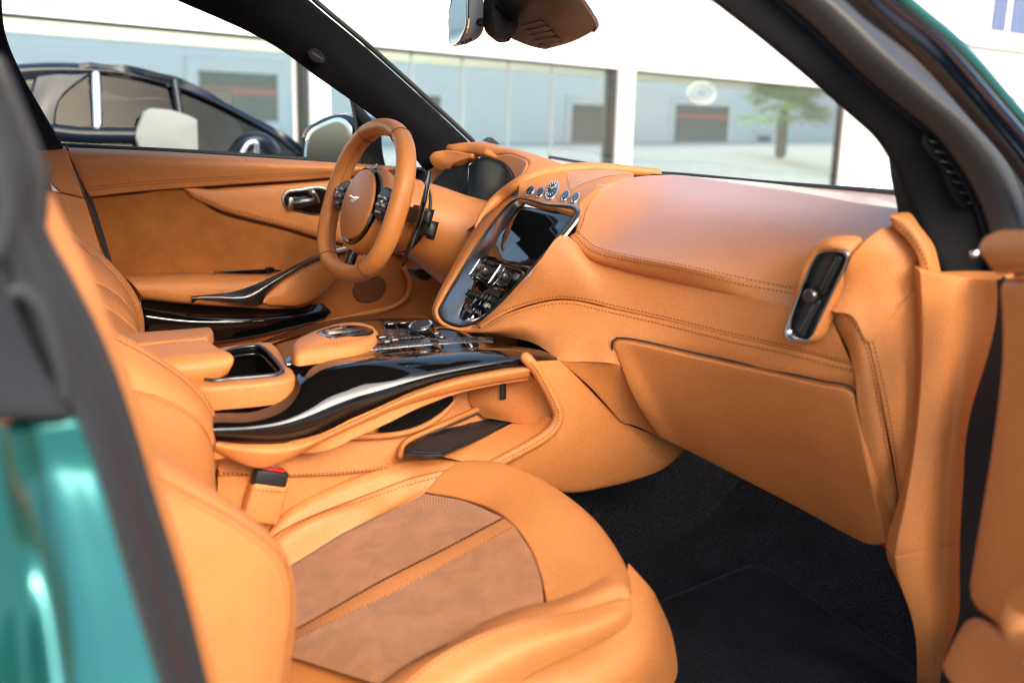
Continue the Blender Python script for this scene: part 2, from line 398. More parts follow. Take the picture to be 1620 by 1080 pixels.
def glass(name, tint, refl=1.0, ior=1.5):
    m = bpy.data.materials.new(name); m.use_nodes = True; nt = m.node_tree; nt.nodes.clear(); L = nt.links
    out = nt.nodes.new('ShaderNodeOutputMaterial'); tr = nt.nodes.new('ShaderNodeBsdfTransparent'); tr.inputs[0].default_value = (*tint, 1)
    gl = nt.nodes.new('ShaderNodeBsdfGlossy'); gl.inputs['Roughness'].default_value = .01; fr = nt.nodes.new('ShaderNodeFresnel'); fr.inputs['IOR'].default_value = ior
    mx = nt.nodes.new('ShaderNodeMixShader'); L.new(fr.outputs[0], mx.inputs[0]); L.new(tr.outputs[0], mx.inputs[1]); L.new(gl.outputs[0], mx.inputs[2]); L.new(mx.outputs[0], out.inputs[0])
    gl.inputs[0].default_value = (refl, refl, refl, 1)
    M[name] = m
glass('clear_glass', (.94, .97, .96), .4); glass('tinted_glass', (.80, .90, .88)); glass('coupe_glass', (.16, .20, .20), .3)
def shop_glass():
    m, nt, b = new_mat('shop_glass'); L = nt.links
    b.inputs['Base Color'].default_value = (.26, .36, .35, 1); b.inputs['Roughness'].default_value = .5
    gl = nt.nodes.new('ShaderNodeBsdfGlossy'); gl.inputs['Roughness'].default_value = .012; gl.inputs[0].default_value = (.84, .97, .96, 1)
    mx = nt.nodes.new('ShaderNodeMixShader'); mx.inputs[0].default_value = .86; L.new(b.outputs[0], mx.inputs[1]); L.new(gl.outputs[0], mx.inputs[2])
    L.new(mx.outputs[0], nt.nodes['Material Output'].inputs[0]); M['shop_glass'] = m
shop_glass()
def paint(name, col, flake):
    m, nt, b = new_mat(name); b.inputs['Base Color'].default_value = (*col, 1); b.inputs['Metallic'].default_value = .7; b.inputs['Roughness'].default_value = .22
    b.inputs['Coat Weight'].default_value = 1; b.inputs['Coat Roughness'].default_value = .12; M[name] = m
paint('green_paint', (.025, .20, .175), .5)
simple('decal_white', (.42, .46, .46), .6)
simple('white_wall', (.70, .71, .71), .8, vary=.04, vscale=2)
simple('white_frame', (.74, .75, .75), .5)
simple('dark_frame', (.014, .022, .025), .4)
simple('grey_line', (.22, .25, .26), .5)
simple('grey_cladding', (.42, .44, .46), .7, vary=.05, vscale=3)
simple('pale_panel', (.66, .70, .70), .6)
simple('dark_opening', (.03, .035, .035), .5)
simple('red_awning', (.45, .07, .05), .7)
simple('asphalt', (.46, .45, .435), .9, vary=.25, vscale=3, grain=.6, gscale=60)
simple('palm_green', (.11, .22, .02), .6, vary=.35, vscale=8)
simple('palm_trunk', (.06, .045, .035), .9, vary=.4, vscale=14)
simple('pale_reflection', (.20, .225, .22), .7, vary=.06)  # flat pale colour for the reflection painted on the coupe window
simple('red_car', (.35, .02, .02), .3, coat=1)
# ================================================================ SETTING: ground and buildings
def W(*a): return ('w',)+a
class Facade:
    def __init__(s, D, vpx):
        t = ray(vpx, 163.5+.0253*vpx); t[2] = 0; s.t = nrm(t); s.n = np.array([s.t[1], -s.t[0], 0])
        if s.n @ cf > 0: s.n = -s.n
        s.O = CAM+ray(900, 190)*D
    def sz(s, px, py):
        d = ray(px, py); p = CAM+d*(((s.O-CAM) @ s.n)/(d @ s.n)); return (p-s.O) @ s.t, p[2]
    def at(s, a, z, out=0.): 
        p = s.O+s.t*a+s.n*out; p[2] = z; return p
    def box(s, name, a0, a1, z0, z1, o0, o1, mat, parent, bev=.006):
        c = s.at((a0+a1)/2, (z0+z1)/2, (o0+o1)/2)
        return boxm(name, c, (a1-a0, o1-o0, z1-z0), mat, parent, X=s.t, Y=s.n, bev=bev, seg=1)
FA = Facade(20, 2180)
gv = []; gf = []
xs_ = np.linspace(-70, 90, 41)
for d_ in (-70, -30, 3.6, 5, 7, 9, 11, 40, 90):
    for q_ in xs_:
        zz_ = -1.25*min(1, max(0, (d_-4)/6.5)); p_ = CAM-FA.n*d_+FA.t*q_; gv.append((p_[0], p_[1], zz_))
for a_ in range(8):
    for b_ in range(40): gf.append((a_*41+b_, a_*41+b_+1, (a_+1)*41+b_+1, (a_+1)*41+b_))
g = mesh('ground', gv, gf, M['asphalt'], kind='structure'); g['label'] = 'grey asphalt yard sloping gently down to the showroom'
shop = empty('shop_building', FA.at(0, 0, 0)); shop['label'] = 'long white single-storey showroom with large reflecting windows behind the car'; shop['category'] = 'building'
zg = FA.sz(700, 83)[1]                     # top of the panes
sx = lambda px, py: FA.sz(px, py)[0]
posts = [(sx(487, 150), sx(516, 150)), (sx(974, 150), sx(998, 150)), (sx(1331, 200), sx(1347, 200))]
left_end = -26.
# wall mass behind and above the panes
FA.box('wall', left_end, posts[2][1], -1.4, zg+1.25, -4.0, -.14, M['white_wall'], shop)
FA.box('fascia', left_end, posts[2][1]+.3, zg+.14, zg+.95, -.13, .10, M['white_frame'], shop)
FA.box('fascia_band', left_end, posts[2][1]+.3, zg+.955, zg+1.7, -.13, .06, M['white_wall'], shop)
FA.box('fascia_joint', left_end, posts[2][1]+.3, zg+.50, zg+.515, .1, .104, M['grey_cladding'], shop, bev=0)
FA.box('gutter_lip', left_end, posts[2][1]+.3, zg+.135, zg+.158, .101, .16, M['white_frame'], shop, bev=.003)
FA.box('sill_wall', left_end, posts[2][1], -1.4, -1.0, -.13, .06, M['white_wall'], shop)
panes = [(left_end, posts[0][0]), (posts[0][1], posts[1][0]), (posts[1][1], posts[2][0])]
for i, (a0, a1) in enumerate(panes):
    wf = FA.box('window', a0, a1, zg-.005, zg+.13, -.13, .075, M['white_frame'], shop)
    FA.box('window_head', a0, a1, zg-.055, zg-.01, -.10, .03, M['dark_frame'], wf, bev=0)
    FA.box('window_jamb', a1-.13 if i != 1 else a1-.22, a1-.002, -.99, zg-.056, -.10, .03, M['dark_frame'], wf, bev=0)
    FA.box('pane', a0+.002, a1-.225, -.99, zg-.057, -.09, -.06, M['shop_glass'], wf, bev=0)
for (a0, a1) in posts:
    FA.box('post', a0, a1, -1.4, zg+.13, -.12, .08, M['white_frame'], shop)
for px in (655, 735, 808, 877):
    a = sx(px, 130); FA.box('mullion', a-.022, a+.022, -.99, zg-.058, -.085, -.05, M['grey_line'], shop, bev=.004)
dz_ = FA.sz(1113, 148); pw = [c_ for c_ in shop.children if c_.name.startswith('window')][0]
dc_ = FA.at(dz_[0], dz_[1], -.056)
tube('round_decal', [dc_+FA.t*.62*math.cos(a_)+np.array([0, 0, .24*math.sin(a_)]) for a_ in np.linspace(0, 2*math.pi, 28, endpoint=False)], .03, M['decal_white'], shop, closed=True, dense=False, n=28, k=6)
tube('round_decal', [dc_+FA.t*.34*math.cos(a_)+np.array([0, 0, .13*math.sin(a_)]) for a_ in np.linspace(0, 2*math.pi, 24, endpoint=False)], .015, M['decal_white'], shop, closed=True, dense=False, n=24, k=6)
for a_ in np.arange(-20, posts[2][1], 2.4): FA.box('fascia_joint', a_, a_+.012, zg+.16, zg+.94, .1, .1035, M['grey_cladding'], shop, bev=0)
# metal-framed bay to the right of the windows
a0, a1 = posts[2][1], sx(1400, 250)
FA.box('wall_panel', a0+.002, a1, -1.4, zg+.13, -.12, -.01, M['pale_panel'], shop)
FA.box('post', a1, a1+.7, -1.4, zg+.13, -.12, .08, M['white_frame'], shop)
# red car far right behind the pillar
rc = empty('red_car', FA.at(a1+5, 0, -2)); rc['label'] = 'red car barely visible beside the black pillar, beyond the white post'; rc['category'] = 'car'
FA.box('body', a1+1.2, a1+7.5, -.9, .55, -3.6, -1.8, M['red_car'], rc, bev=.25)
FA.box('cabin', a1+2.4, a1+6.6, .55, 1.05, -3.5, -1.95, M['dark_opening'], rc, bev=.2)
# white house with ledges and a blue window, upper right
FB = Facade(26, 2830)
hs = empty('white_house', FB.at(20, 0, 0)); hs['label'] = 'white two-storey house with ledges and a dark window in the upper right corner'; hs['category'] = 'building'
b0 = FB.sz(1400, 60)[0]; b1 = FB.sz(1650, 90)[0]+8
z1 = FB.sz(1560, 75)[1]; z2 = FB.sz(1560, 127)[1]
FB.box('wall', b0, b1, -1, z1+5, -4, -.1, M['white_wall'], hs)
FB.box('ledge', b0, b1, z1, z1+.55, -.12, .35, M['white_frame'], hs, bev=.02)
FB.box('cladding', b0, b1, z2, z1-.01, -.11, .05, M['grey_cladding'], hs)
FB.box('ledge', b0, b1, z2-.6, z2-.01, -.12, .2, M['white_frame'], hs, bev=.02)
q0, zz = FB.sz(1566, 57)
wn = FB.box('window', q0-.12, q0+3.2, zz-.1, zz+4, -.12, -.04, M['white_frame'], hs)
simple('blue_pane', (.06, .08, .16), .1)
FB.box('pane', q0, q0+1.25, zz, zz+3.8, -.1, -.02, M['blue_pane'], wn); FB.box('pane', q0+1.5, q0+3.0, zz, zz+3.8, -.1, -.02, M['blue_pane'], wn)
FB.box('railing_post', FB.sz(1549, 45)[0]-.1, FB.sz(1549, 45)[0]+.1, zz-.1, zz+.9, .0, .12, M['pale_panel'], hs)
# building opposite (behind the photographer), seen in the showroom panes
Dg = abs((CAM-FA.O) @ FA.n)-(-.06)                  # camera to pane
BACK = 6.0
FV = Facade(20*(2*Dg+BACK)/Dg, 2180)                 # virtual image plane
def mirror_p(p):
    d = (p-FA.O) @ FA.n+.06; return p-2*d*FA.n
def obox(name, a0, a1, z0, z1, o0, o1, mat, parent, bev=.01):
    c = mirror_p(FV.at((a0+a1)/2, (z0+z1)/2, (o0+o1)/2)); return boxm(name, c, (a1-a0, abs(o1-o0), z1-z0), mat, parent, X=FA.t, Y=FA.n, bev=bev, seg=1)
ob = empty('clapboard_building', mirror_p(FV.at(0, 0, 0))); ob['label'] = 'pale clapboard building with dark doorways reflected in the showroom panes'; ob['category'] = 'building'
H = 3.3
obox('wall', -75, 45, -.05, H, -6, 0, M['white_wall'], ob)
bm_v = []; bm_f = []
def board(a0, a1, z, h, th):
    k = len(bm_v)
    for (a, zz, o) in ((a0, z, .03), (a1, z, .03), (a1, z, .03+th), (a0, z, .03+th), (a0, z+h, .03), (a1, z+h, .03)):
        bm_v.append(mirror_p(FV.at(a, zz, o)))
    bm_f.extend([(k, k+1, k+2, k+3), (k+3, k+2, k+5, k+4)])
for i in range(14): board(-75, 45, .1+i*.22, .215, .035)
mesh('clapboards', bm_v, bm_f, M['white_wall'], ob, smooth=False, kind='stuff')
def opening(px0, py0, px1, bottom=None, red=None):
    a0, zt = FV.sz(px0, py0); a1, _ = FV.sz(px1, py0); zb = .05 if bottom is None else FV.sz(px0, bottom)[1]
    f = obox('doorway' if bottom is None else 'window', a0-.45, a1+.45, zb-.3 if bottom else zb, zt+.45, .0, .16, M['white_frame'], ob)
    obox('dark_pane', a0, a1, zb, zt, .08, .19, M['dark_opening'], f)
    if red: obox('red_stripe', a0+.05, a1-.05, zt-.75, zt-.5, .18, .22, M['red_awning'], f)
    return f
opening(310, 112, 433, 190, True); opening(640, 150, 692); opening(902, 165, 958); opening(1066, 165, 1150, None, True)
opening(1195, 215, 1215, 260); opening(60, 130, 120, 200, True); opening(150, 140, 270, 240, True)
# fan palm in front of it, also reflected in the right pane
pc = mirror_p(CAM+ray(1240, 178)*42.); palm = empty('fan_palm', (pc[0], pc[1], 0)); palm['label'] = 'green fan palm with shaggy trunk reflected in the right showroom pane'; palm['category'] = 'palm tree'
zc = pc[2]
tube('trunk', [(pc[0], pc[1], 0), (pc[0]+.03, pc[1], zc*.5), (pc[0], pc[1], zc)], lambda t: .25-.05*t, M['palm_trunk'], palm, n=14, k=12)
fv = []; ff = []
for i in range(46):
    az = random.uniform(0, 2*math.pi); el = random.uniform(-.15, 1.4); Ls = random.uniform(.7, 1.3)
    d = np.array([math.cos(az)*math.cos(el), math.sin(az)*math.cos(el), math.sin(el)]); sx_ = nrm(np.cross(d, [0, 0, 1.])); up_ = np.cross(sx_, d)
    b0_ = np.array([pc[0], pc[1], zc-.05]); b1_ = b0_+d*Ls
    k = len(fv); fv += [b0_+sx_*.025, b0_-sx_*.025, b1_]; ff.append((k, k+1, k+2))
    for j in range(15):
        th = (j-7)/7*1.25; dd = d*math.cos(th)+sx_*math.sin(th); ln = random.uniform(1.3, 1.9)*(1-.25*abs(th)); tip = b1_+dd*ln-np.array([0, 0, .28*ln*random.uniform(.6, 1.3)]); pe = np.cross(dd, up_)*.05
        k = len(fv); mid_ = b1_+dd*ln*.5; fv += [b1_, mid_+pe, tip, mid_-pe]; ff.append((k, k+1, k+2, k+3))
o = mesh('crown', fv, ff, M['palm_green'], palm, smooth=False)
# ---------------------------------------------------------------- dark coupe parked beside the driver's door
YB = 2.75
bt = empty('parked_coupe', (-.4, YB+.8, 0)); bt['label'] = 'dark blue rounded coupe parked beyond the driver window'; bt['category'] = 'car'
def bp(px, py, dy=0.): return V(px, py, 'y', YB+dy)
roofl = [(-260, 175), (-120, 128), (0, 103), (90, 98), (150, 101), (210, 110), (270, 126), (330, 148), (390, 178), (440, 205), (482, 240), (520, 275)]
simple('coupe_paint', (.005, .010, .020), .3, spec=.35)
rows = []
for dy, dz, shrink in ((0.0, -.05, 1), (.10, -.012, 1), (.32, .0, 1), (.8, .02, 1), (1.3, 0., 1), (1.62, -.05, 1)):
    rows.append([bp(x, y)+np.array([0, dy, dz]) for x, y in roofl])
panel('roof', rows, None, M['coupe_paint'], bt, nu=24, nv=60, r=.01, depth=.03, edges='TB')
belt = [(-260, 255), (0, 245), (100, 243), (250, 246), (400, 250), (520, 275)]
# window glass, flank, and pillars
panel('side_glass', [[bp(x, y+4, .0) for x, y in roofl], [bp(x, y+14, -.10) for x, y in belt]], None, M['coupe_glass'], bt, nu=10, nv=40, r=.002, depth=.004, edges='')
panel('body', [[bp(x, y, -.12) for x, y in belt], [bp(x, y+60, -.22) for x, y in belt], [bp(x, y+380, -.2) for x, y in belt]], None, M['coupe_paint'], bt, nu=14, nv=30, r=.02, depth=.3, edges='T')
rb_ = [(-260, 215), (-120, 165), (20, 128), (80, 122), (118, 119), (140, 114), (200, 119), (240, 126), (276, 136), (335, 161), (395, 194), (440, 221), (482, 250)]
panel('roof_side', [[bp(x, y, .02) for x, y in roofl], [bp(x, y+7, -.03) for x, y in roofl], [bp(x, y, -.03) for x, y in rb_]], None, M['coupe_paint'], bt, nu=10, nv=60, r=.008, depth=.03)
panel('rear_pillar', [[bp(58, 108, -.02), bp(100, 104, -.02), bp(150, 112, -.02)], [bp(40, 170, -.06), bp(66, 170, -.07), bp(96, 158, -.06)], [bp(20, 250, -.10), bp(55, 250, -.11), bp(88, 240, -.10)]], None, M['coupe_paint'], bt, r=.012, depth=.03)
tube('front_pillar', [bp(276, 128, -.03), bp(284, 180, -.05), bp(288, 250, -.08)], .016, M['coupe_paint'], bt, n=20, k=8)
tube('window_sill', [bp(86, 208, -.09), bp(120, 212, -.09), bp(215, 214, -.09)], .028, M['coupe_paint'], bt, n=20, k=8)
tube('chrome_strip', [bp(151, 118, -.03), bp(154, 207, -.07)], lambda t: .02, M['chrome'], bt, n=8, k=8)
boxm('cabin_far_side', bp(150, 190, 1.55), (1.5, .03, .36), M['dark_opening'], bt, bev=.01)
fill('folded_sunshade', [bp(x, y, -.12) for x, y in [(228, 177), (240, 171), (272, 174), (300, 183), (313, 190), (315, 250), (228, 250), (222, 238), (213, 215)]], None, M['pale_reflection'], bt, n=50, r=.01, depth=.02, bulge=.012, sharp=True)  # pale panel imitating a white reflection in the side glass
mi = tube('mirror_housing', [bp(372, 246, -.16), bp(390, 226, -.2), bp(415, 224, -.2), bp(432, 242, -.16)], .035, M['coupe_paint'], bt, n=16, k=12)
fr_ = tube('mirror_trim', [bp(380, 248, -.26), bp(392, 228, -.26), bp(404, 225, -.26), bp(405, 248, -.26)], .012, M['chrome'], bt, n=24, k=8)
# ================================================================ THE CAR
car = empty('car', (0, 0, 0)); car['label'] = 'dark green luxury car with tan leather cabin seen through its open passenger door'; car['category'] = 'car'
TL = M['tan_leather']; PB = M['piano_black']
def part(name): return empty(name, (0, 0, 0), car)
# ---------------------------------------------------------------- body shell: floor, roof, firewall
def wgrid(name, rows, mat, parent, nu=12, nv=16, **k):
    return panel(name, [[W(*p) for p in r] for r in rows], None, mat, parent, nu=nu, nv=nv, **k)
fl = wgrid('floor_carpet', [[(-1.5, -.74, .36), (-1.5, .76, .36)], [(.3, -.74, .36), (.3, .76, .36)], [(.56, -.74, .37), (.56, .76, .37)], [(.78, -.74, .52), (.78, .76, .52)], [(.98, -.72, .80), (.98, .76, .80)], [(1.0, -.72, 1.0), (1.0, .76, 1.0)]], M['black_carpet'], car, nu=30, nv=20, edges='')
fl.o.parent = car
wgrid('roof', [[(-.12, -.58, 1.535), (-.02, -.3, 1.555), (0, 0, 1.56), (-.02, .3, 1.555), (-.14, .58, 1.53)], [(-.5, -.66, 1.55), (-.45, 0, 1.60), (-.5, .66, 1.55)], [(-1.7, -.66, 1.53), (-1.7, 0, 1.59), (-1.7, .66, 1.53)]], M['headliner'], car, r=.02, depth=.05, flip=True, edges='LRTB')
wgrid('roof_skin', [[(-.12, -.70, 1.60), (0, 0, 1.64), (-.14, .70, 1.60)], [(-1.7, -.70, 1.60), (-1.7, 0, 1.66), (-1.7, .70, 1.60)]], M['green_paint'], car, r=.02, depth=.05, flip=False, edges='LRTB')
wgrid('rear_bulkhead', [[(-1.55, -.74, .36), (-1.55, .76, .36)], [(-1.5, -.74, 1.0), (-1.5, .76, 1.0)]], M['tan_leather'], car, edges='T')
# rocker sill under the open door
wgrid('door_sill', [[(-1.2, -.74, .43), (.40, -.74, .43)], [(-1.2, -.80, .46), (.40, -.80, .46)], [(-1.2, -.90, .45), (.40, -.90, .45)], [(-1.2, -.93, .30), (.40, -.93, .30)]], M['green_paint'], car, r=.01, depth=.05)
panel('far_side_wall', [[W(-1.6, .80, 1.22), W(-.56, .80, 1.2)], [W(-1.6, .82, .36), W(-.40, .82, .36)]], None, M['tan_leather'], car, edges='')
wgrid('front_wing', [[(.44, -.88, 1.06), (1.0, -.90, 1.02), (1.7, -.86, .92), (2.3, -.70, .80)], [(.44, -.96, .98), (1.0, -.98, .94), (1.7, -.95, .84), (2.3, -.78, .72)], [(.44, -.97, .40), (1.0, -.98, .40), (1.7, -.96, .40), (2.3, -.80, .40)]], M['green_paint'], car, r=.01, depth=.04)
wgrid('bonnet', [[(.93, .80, .98), (.96, 0, 1.03), (.93, -.80, .98)], [(1.6, .80, .90), (1.6, 0, .97), (1.6, -.80, .90)], [(2.35, .6, .74), (2.4, 0, .80), (2.35, -.6, .74)]], M['green_paint'], car, r=.01, depth=.04)
wgrid('bulkhead', [[(1.02, -.86, 1.0), (1.02, .80, 1.0)], [(1.02, -.86, .35), (1.02, .80, .35)]], M['black_plastic'], car, edges='')
# floor mat with bound edge
mat_out = [(1020, 965), (1050, 948), (1100, 928), (1160, 904), (1190, 895), (1216, 903), (1300, 960), (1380, 1012), (1450, 1060), (1500, 1110), (1400, 1190), (1150, 1250), (1000, 1150)]
fm = fill('floor_mat', mat_out, ('z', .385), M['black_carpet'], car, n=120, r=.004, depth=.008)
tube('binding', [fm.c+(p-fm.c)*.995+np.array([0, 0, .000]) for p in fm.B], 0.0032, M['carpet_binding'], fm.o, n=120, k=8, closed=True)
# ---------------------------------------------------------------- DRIVER'S DOOR
dd = part('driver_door'); dd['label'] = 'closed far door with suede insert and black armrest blade'
top = [(98, 232, .80), (200, 236, .80), (300, 241, .80), (480, 253, .80), (560, 258, .79), (620, 262, .79), (668, 265, .78)]
panel('door_core', [[(96, 234, .812), (300, 243, .812), (690, 268, .812)], [(200, 600, .812), (520, 590, .812), (760, 560, .812)]], 'y', TL, dd, edges='')
s = panel('top_pad', [top, [(108, 246, .755), (300, 254, .755), (480, 262, .755), (560, 266, .75), (668, 268, .745)], [(143, 313, .765), (200, 306, .765), (300, 298, .765), (400, 291, .765), (480, 286, .765), (540, 281, .765), (600, 277, .765), (674, 273, .755)]], 'y', TL, dd, nu=16, nv=50, r=.005, depth=.006)
seam(s, 'B', .012, dd); seam(s, 'B', .019, dd)
panel('lower_leather', [[(150, 400, .79), (400, 400, .79), (720, 380, .79)], [(330, 560, .79), (520, 540, .79), (740, 520, .79)]], 'y', TL, dd, edges='')
panel('suede_insert', [[(140, 315), (200, 309), (295, 302), (322, 323), (350, 339), (400, 353), (450, 365), (505, 382), (560, 393)], [(180, 440), (230, 439), (300, 437), (360, 435), (420, 433), (460, 428), (490, 418), (520, 408), (560, 400)]], ('y', .778), M['tan_suede'], dd, nu=20, nv=40, edges='')
s = panel('upper_panel', [[(290, 300), (400, 293), (480, 288), (540, 283), (600, 279), (672, 275)], [(297, 303), (322, 322), (350, 336), (400, 350), (450, 362), (505, 379), (560, 392), (660, 410)]], ('y', .768), TL, dd, nu=16, nv=40, r=.013, depth=.004, bulge=.003)
seam(s, 'B', .002, dd)
hb = fill('handle_bezel', [(446, 312), (453, 302), (475, 298), (502, 294), (517, 297), (524, 306), (526, 325), (518, 336), (502, 341), (472, 336), (453, 330), (447, 321)], ('y', .762), M['satin_metal'], dd, r=.003, depth=.012)
fill('handle_bowl', [(450, 313), (456, 304), (476, 300.5), (502, 297), (515, 300), (521, 308), (522, 324), (515, 333), (502, 338), (473, 333.5), (456, 328), (450, 320)], ('y', .7605), M['piano_black'], hb.o, r=.002, depth=.004)
tube('handle_lever', [(461, 321, 'y', .757), (475, 321, 'y', .748), (488, 319, 'y', .746), (500, 317, 'y', .752)] and [V(461, 321, 'y', .757), V(475, 321, 'y', .748), V(488, 319, 'y', .746), V(500, 317, 'y', .752)], lambda t: .013-.004*t, M['satin_dark_metal'], hb.o, k=12, sec=(1, .55))
tube('lock_lever', [V(491, 306, 'y', .755), V(494, 304, 'y', .748), V(499, 312, 'y', .750), V(502, 318, 'y', .755)], .007, M['satin_metal'], hb.o, k=10)
boxm('lever_end', V(460, 322, 'y', .752), (.012, .012, .03), M['satin_metal'], hb.o, bev=.003)
# armrest and blade
panel('armrest', [[(186, 434, .775), (230, 433, .775), (300, 431, .775), (360, 429, .775), (440, 428, .775), (470, 420, .775)], [(200, 440, .71), (300, 436, .71), (440, 434, .71), (480, 422, .72)], [(212, 452, .685), (300, 451, .68), (430, 447, .68), (490, 430, .70)], [(226, 470, .69), (300, 478, .685), (380, 483, .685), (450, 484, .69), (500, 460, .70)], [(230, 474, .76), (300, 480, .76), (380, 485, .76), (460, 486, .76), (505, 470, .76)]], 'y', TL, dd, nu=30, nv=30, edges='', r=.004)
blade_t = [(303, 468), (340, 464), (370, 460), (400, 450), (440, 432), (480, 412), (505, 402), (552, 391), (600, 380)]
blade_b = [(304, 471), (345, 477), (414, 482), (420, 470), (440, 450), (470, 430), (505, 411), (552, 399), (600, 388)]
panel('blade', [[(a, b, .672) for a, b in blade_t], [((a+c)/2, (b+d)/2, .671 if a < 310 else .665 if a < 350 else .656) for (a, b), (c, d) in zip(blade_t, blade_b)], [(a, b, .668) for a, b in blade_b]], 'y', M['satin_dark_metal'], dd, nu=14, nv=50, r=.003, depth=.012, edges='TB', label='curved black satin blade')
panel('blade_cover', [[(415, 480, .664), (421, 469, .664), (441, 449, .664), (471, 430, .667), (506, 412, .67), (553, 400, .675)], [(425, 485, .675), (470, 487, .675), (492, 480, .68), (520, 462, .69), (545, 440, .70), (560, 415, .70)]], 'y', TL, dd, nu=14, nv=30, r=.008, bulge=.01)
panel('switch_slot', [[(338, 430), (380, 427.5), (430, 426), (446, 427)], [(340, 431.5), (380, 433), (420, 433), (446, 429)]], ('y', .715), M['piano_black'], dd, r=.001, depth=.006)
lathe('switch_knob', V(427, 427, 'y', .71), (0, 0, 1), [(.012, -.004), (.012, .004), (.009, .007), (0, .007)], M['piano_black'], dd, k=16)
# map pocket
panel('map_pocket', [[(222, 472, .715), (300, 480, .715), (380, 485, .715), (440, 488, .715), (475, 484, .715), (497, 478, .72), (516, 483, .725), (525, 491, .73)], [(224, 500, .69), (300, 508, .67), (400, 508, .66), (460, 502, .67), (505, 496, .70), (526, 494, .72)], [(230, 545, .70), (300, 545, .69), (345, 542, .685), (400, 534, .685), (450, 523, .69), (490, 513, .70), (516, 505, .715), (526, 496, .73)]], 'y', PB, dd, nu=20, nv=40, r=.006, depth=.03)
# loudspeaker panel
panel('speaker_panel', [[(440, 500), (480, 470), (530, 440), (580, 415), (630, 400), (645, 440)], [(470, 530), (520, 516), (580, 500), (620, 490), (640, 477), (648, 450)]], ('y', .784), M['perforated_leather'], dd, nu=14, nv=30, edges='')
tube('speaker_rim', [V(470, 524, 'y', .775), V(520, 509, 'y', .775), V(580, 496, 'y', .775), V(622, 485, 'y', .775), V(643, 470, 'y', .775), V(648, 448, 'y', .775), V(640, 425, 'y', .775)], .007, TL, dd, n=40, k=10)
fill('speaker_grille', [(585+28*math.cos(a)*.95, 457+22*math.sin(a)-4*math.cos(a)) for a in np.linspace(0, 2*math.pi, 20, endpoint=False)], ('y', .780), M['speaker_holes'], dd, r=.002, depth=.004)
# window glass of the driver's door, and its frame rail along the roof
panel('window_glass', [[(-80, 232, .82), (300, 242, .82), (600, 260, .82)], [(-80, -60, .72), (300, -60, .72), (480, -60, .72)]], 'y', M['clear_glass'], dd, nu=6, nv=10, edges='', r=.001)
tube('window_seal', [V(98, 231, 'y', .815), V(300, 240.5, 'y', .815), V(600, 260, 'y', .81)], .006, M['black_rubber'], dd, n=20, k=8)
# door mirror outside
hm = [(474, 218), (479, 204), (497, 191), (520, 181), (545, 179), (562, 188), (569, 206), (566, 228), (556, 254), (552, 268), (482, 266), (477, 242)]
mp0 = V(520, 225, 'y', 1.0); mpn = nrm(np.array([-.90, -.43, .03]))
mh = fill('mirror_shell', [plane_pt(x, y, mp0-mpn*.03, mpn) for x, y in hm], None, M['navy_paint'], dd, r=.03, depth=.06, label='dark blue door mirror shell')
fill('mirror_rim', [plane_pt(520+(x-520)*.95, 225+(y-225)*.95, mp0-mpn*.008, mpn) for x, y in hm], None, M['piano_black'], mh.o, r=.006, depth=.02)
mg = [(483, 224), (489, 208), (515, 192), (538, 186), (552, 195), (557, 215), (553, 243), (546, 263), (484, 263)]
fill('mirror_glass', [plane_pt(x, y, mp0, mpn) for x, y in mg], None, M['mirror_silver'], mh.o, r=.001, depth=.004)
panel('mirror_sail', [[(556, 150, .80), (580, 178, .80), (604, 205, .80)], [(566, 200, .80), (580, 220, .80), (606, 240, .80)], [(574, 266, .80), (590, 266, .80), (612, 268, .80)]], 'y', M['black_plastic'], dd, r=.004)
panel('quarter_glass', [[(604, 190, .81), (640, 222, .81), (668, 262, .81)], [(604, 268, .81), (640, 268, .81), (668, 268, .81)]], 'y', M['tinted_glass'], dd, nu=4, nv=6, edges='', r=.001)
# ---------------------------------------------------------------- DRIVER'S B PILLAR and FAR A PILLAR
bp_ = part('far_side_pillar'); bp_['label'] = 'black suede pillar behind the far door'
panel('pillar_cover', [[(-90, -30), (-80, 120), (-30, 200), (40, 240)], [(2, -30), (9, 50), (32, 110), (70, 178), (104, 236)]], ('y', .72), M['black_suede'], bp_, r=.012, depth=.06)
s = panel('pillar_upper_leather', [[(30, 230), (104, 233)], [(95, 304), (134, 314)]], ('y', .735), TL, bp_, r=.004, depth=.03)
panel('pillar_lower_leather', [[(60, 300), (95, 305), (135, 315)], [(90, 380), (130, 395), (165, 405)], [(130, 440), (170, 450), (195, 460)]], ('y', .74), TL, bp_, r=.004, depth=.03)
tube('door_gap', [V(104, 234, 'y', .775), V(124, 275, 'y', .775), V(143, 318, 'y', .775), V(160, 370, 'y', .775), V(176, 422, 'y', .775), V(192, 452, 'y', .775)], .005, M['black_rubber'], bp_, k=8)
ap = part('far_windscreen_pillar'); ap['label'] = 'black suede windscreen pillar on the driver side'
au = [(440, -50), (491, 0), (575, 71), (640, 129), (700, 184), (745, 226)]
al = [(150, -60), (272, 0), (380, 47), (440, 80), (500, 124), (557, 164), (605, 200), (640, 234), (672, 275)]
panel('pillar_cover', [[(x, y, .60) for x, y in au], [((x+xx)/2, (y+yy)/2, .615) for (x, y), (xx, yy) in zip([(440, -50), (475, -15), (560, 60), (600, 95), (640, 130), (700, 185), (722, 208), (745, 226), (750, 232)], al)], [(x, y, .655) for x, y in al]], 'y', M['blue_black_suede'], ap, nu=16, nv=50, r=.012, depth=.05)
tube('glass_seal', [V(x, y, 'y', .615) for x, y in [(x+3, y-3) for x, y in au]], .006, M['black_rubber'], ap, k=8)
ab = fill('airbag_badge', [(487, 84), (491, 78), (500, 77), (509, 83), (515, 92), (513, 99), (504, 100), (493, 94)], ('y', .6105), M['black_suede'], ap, r=.0015, depth=.003)
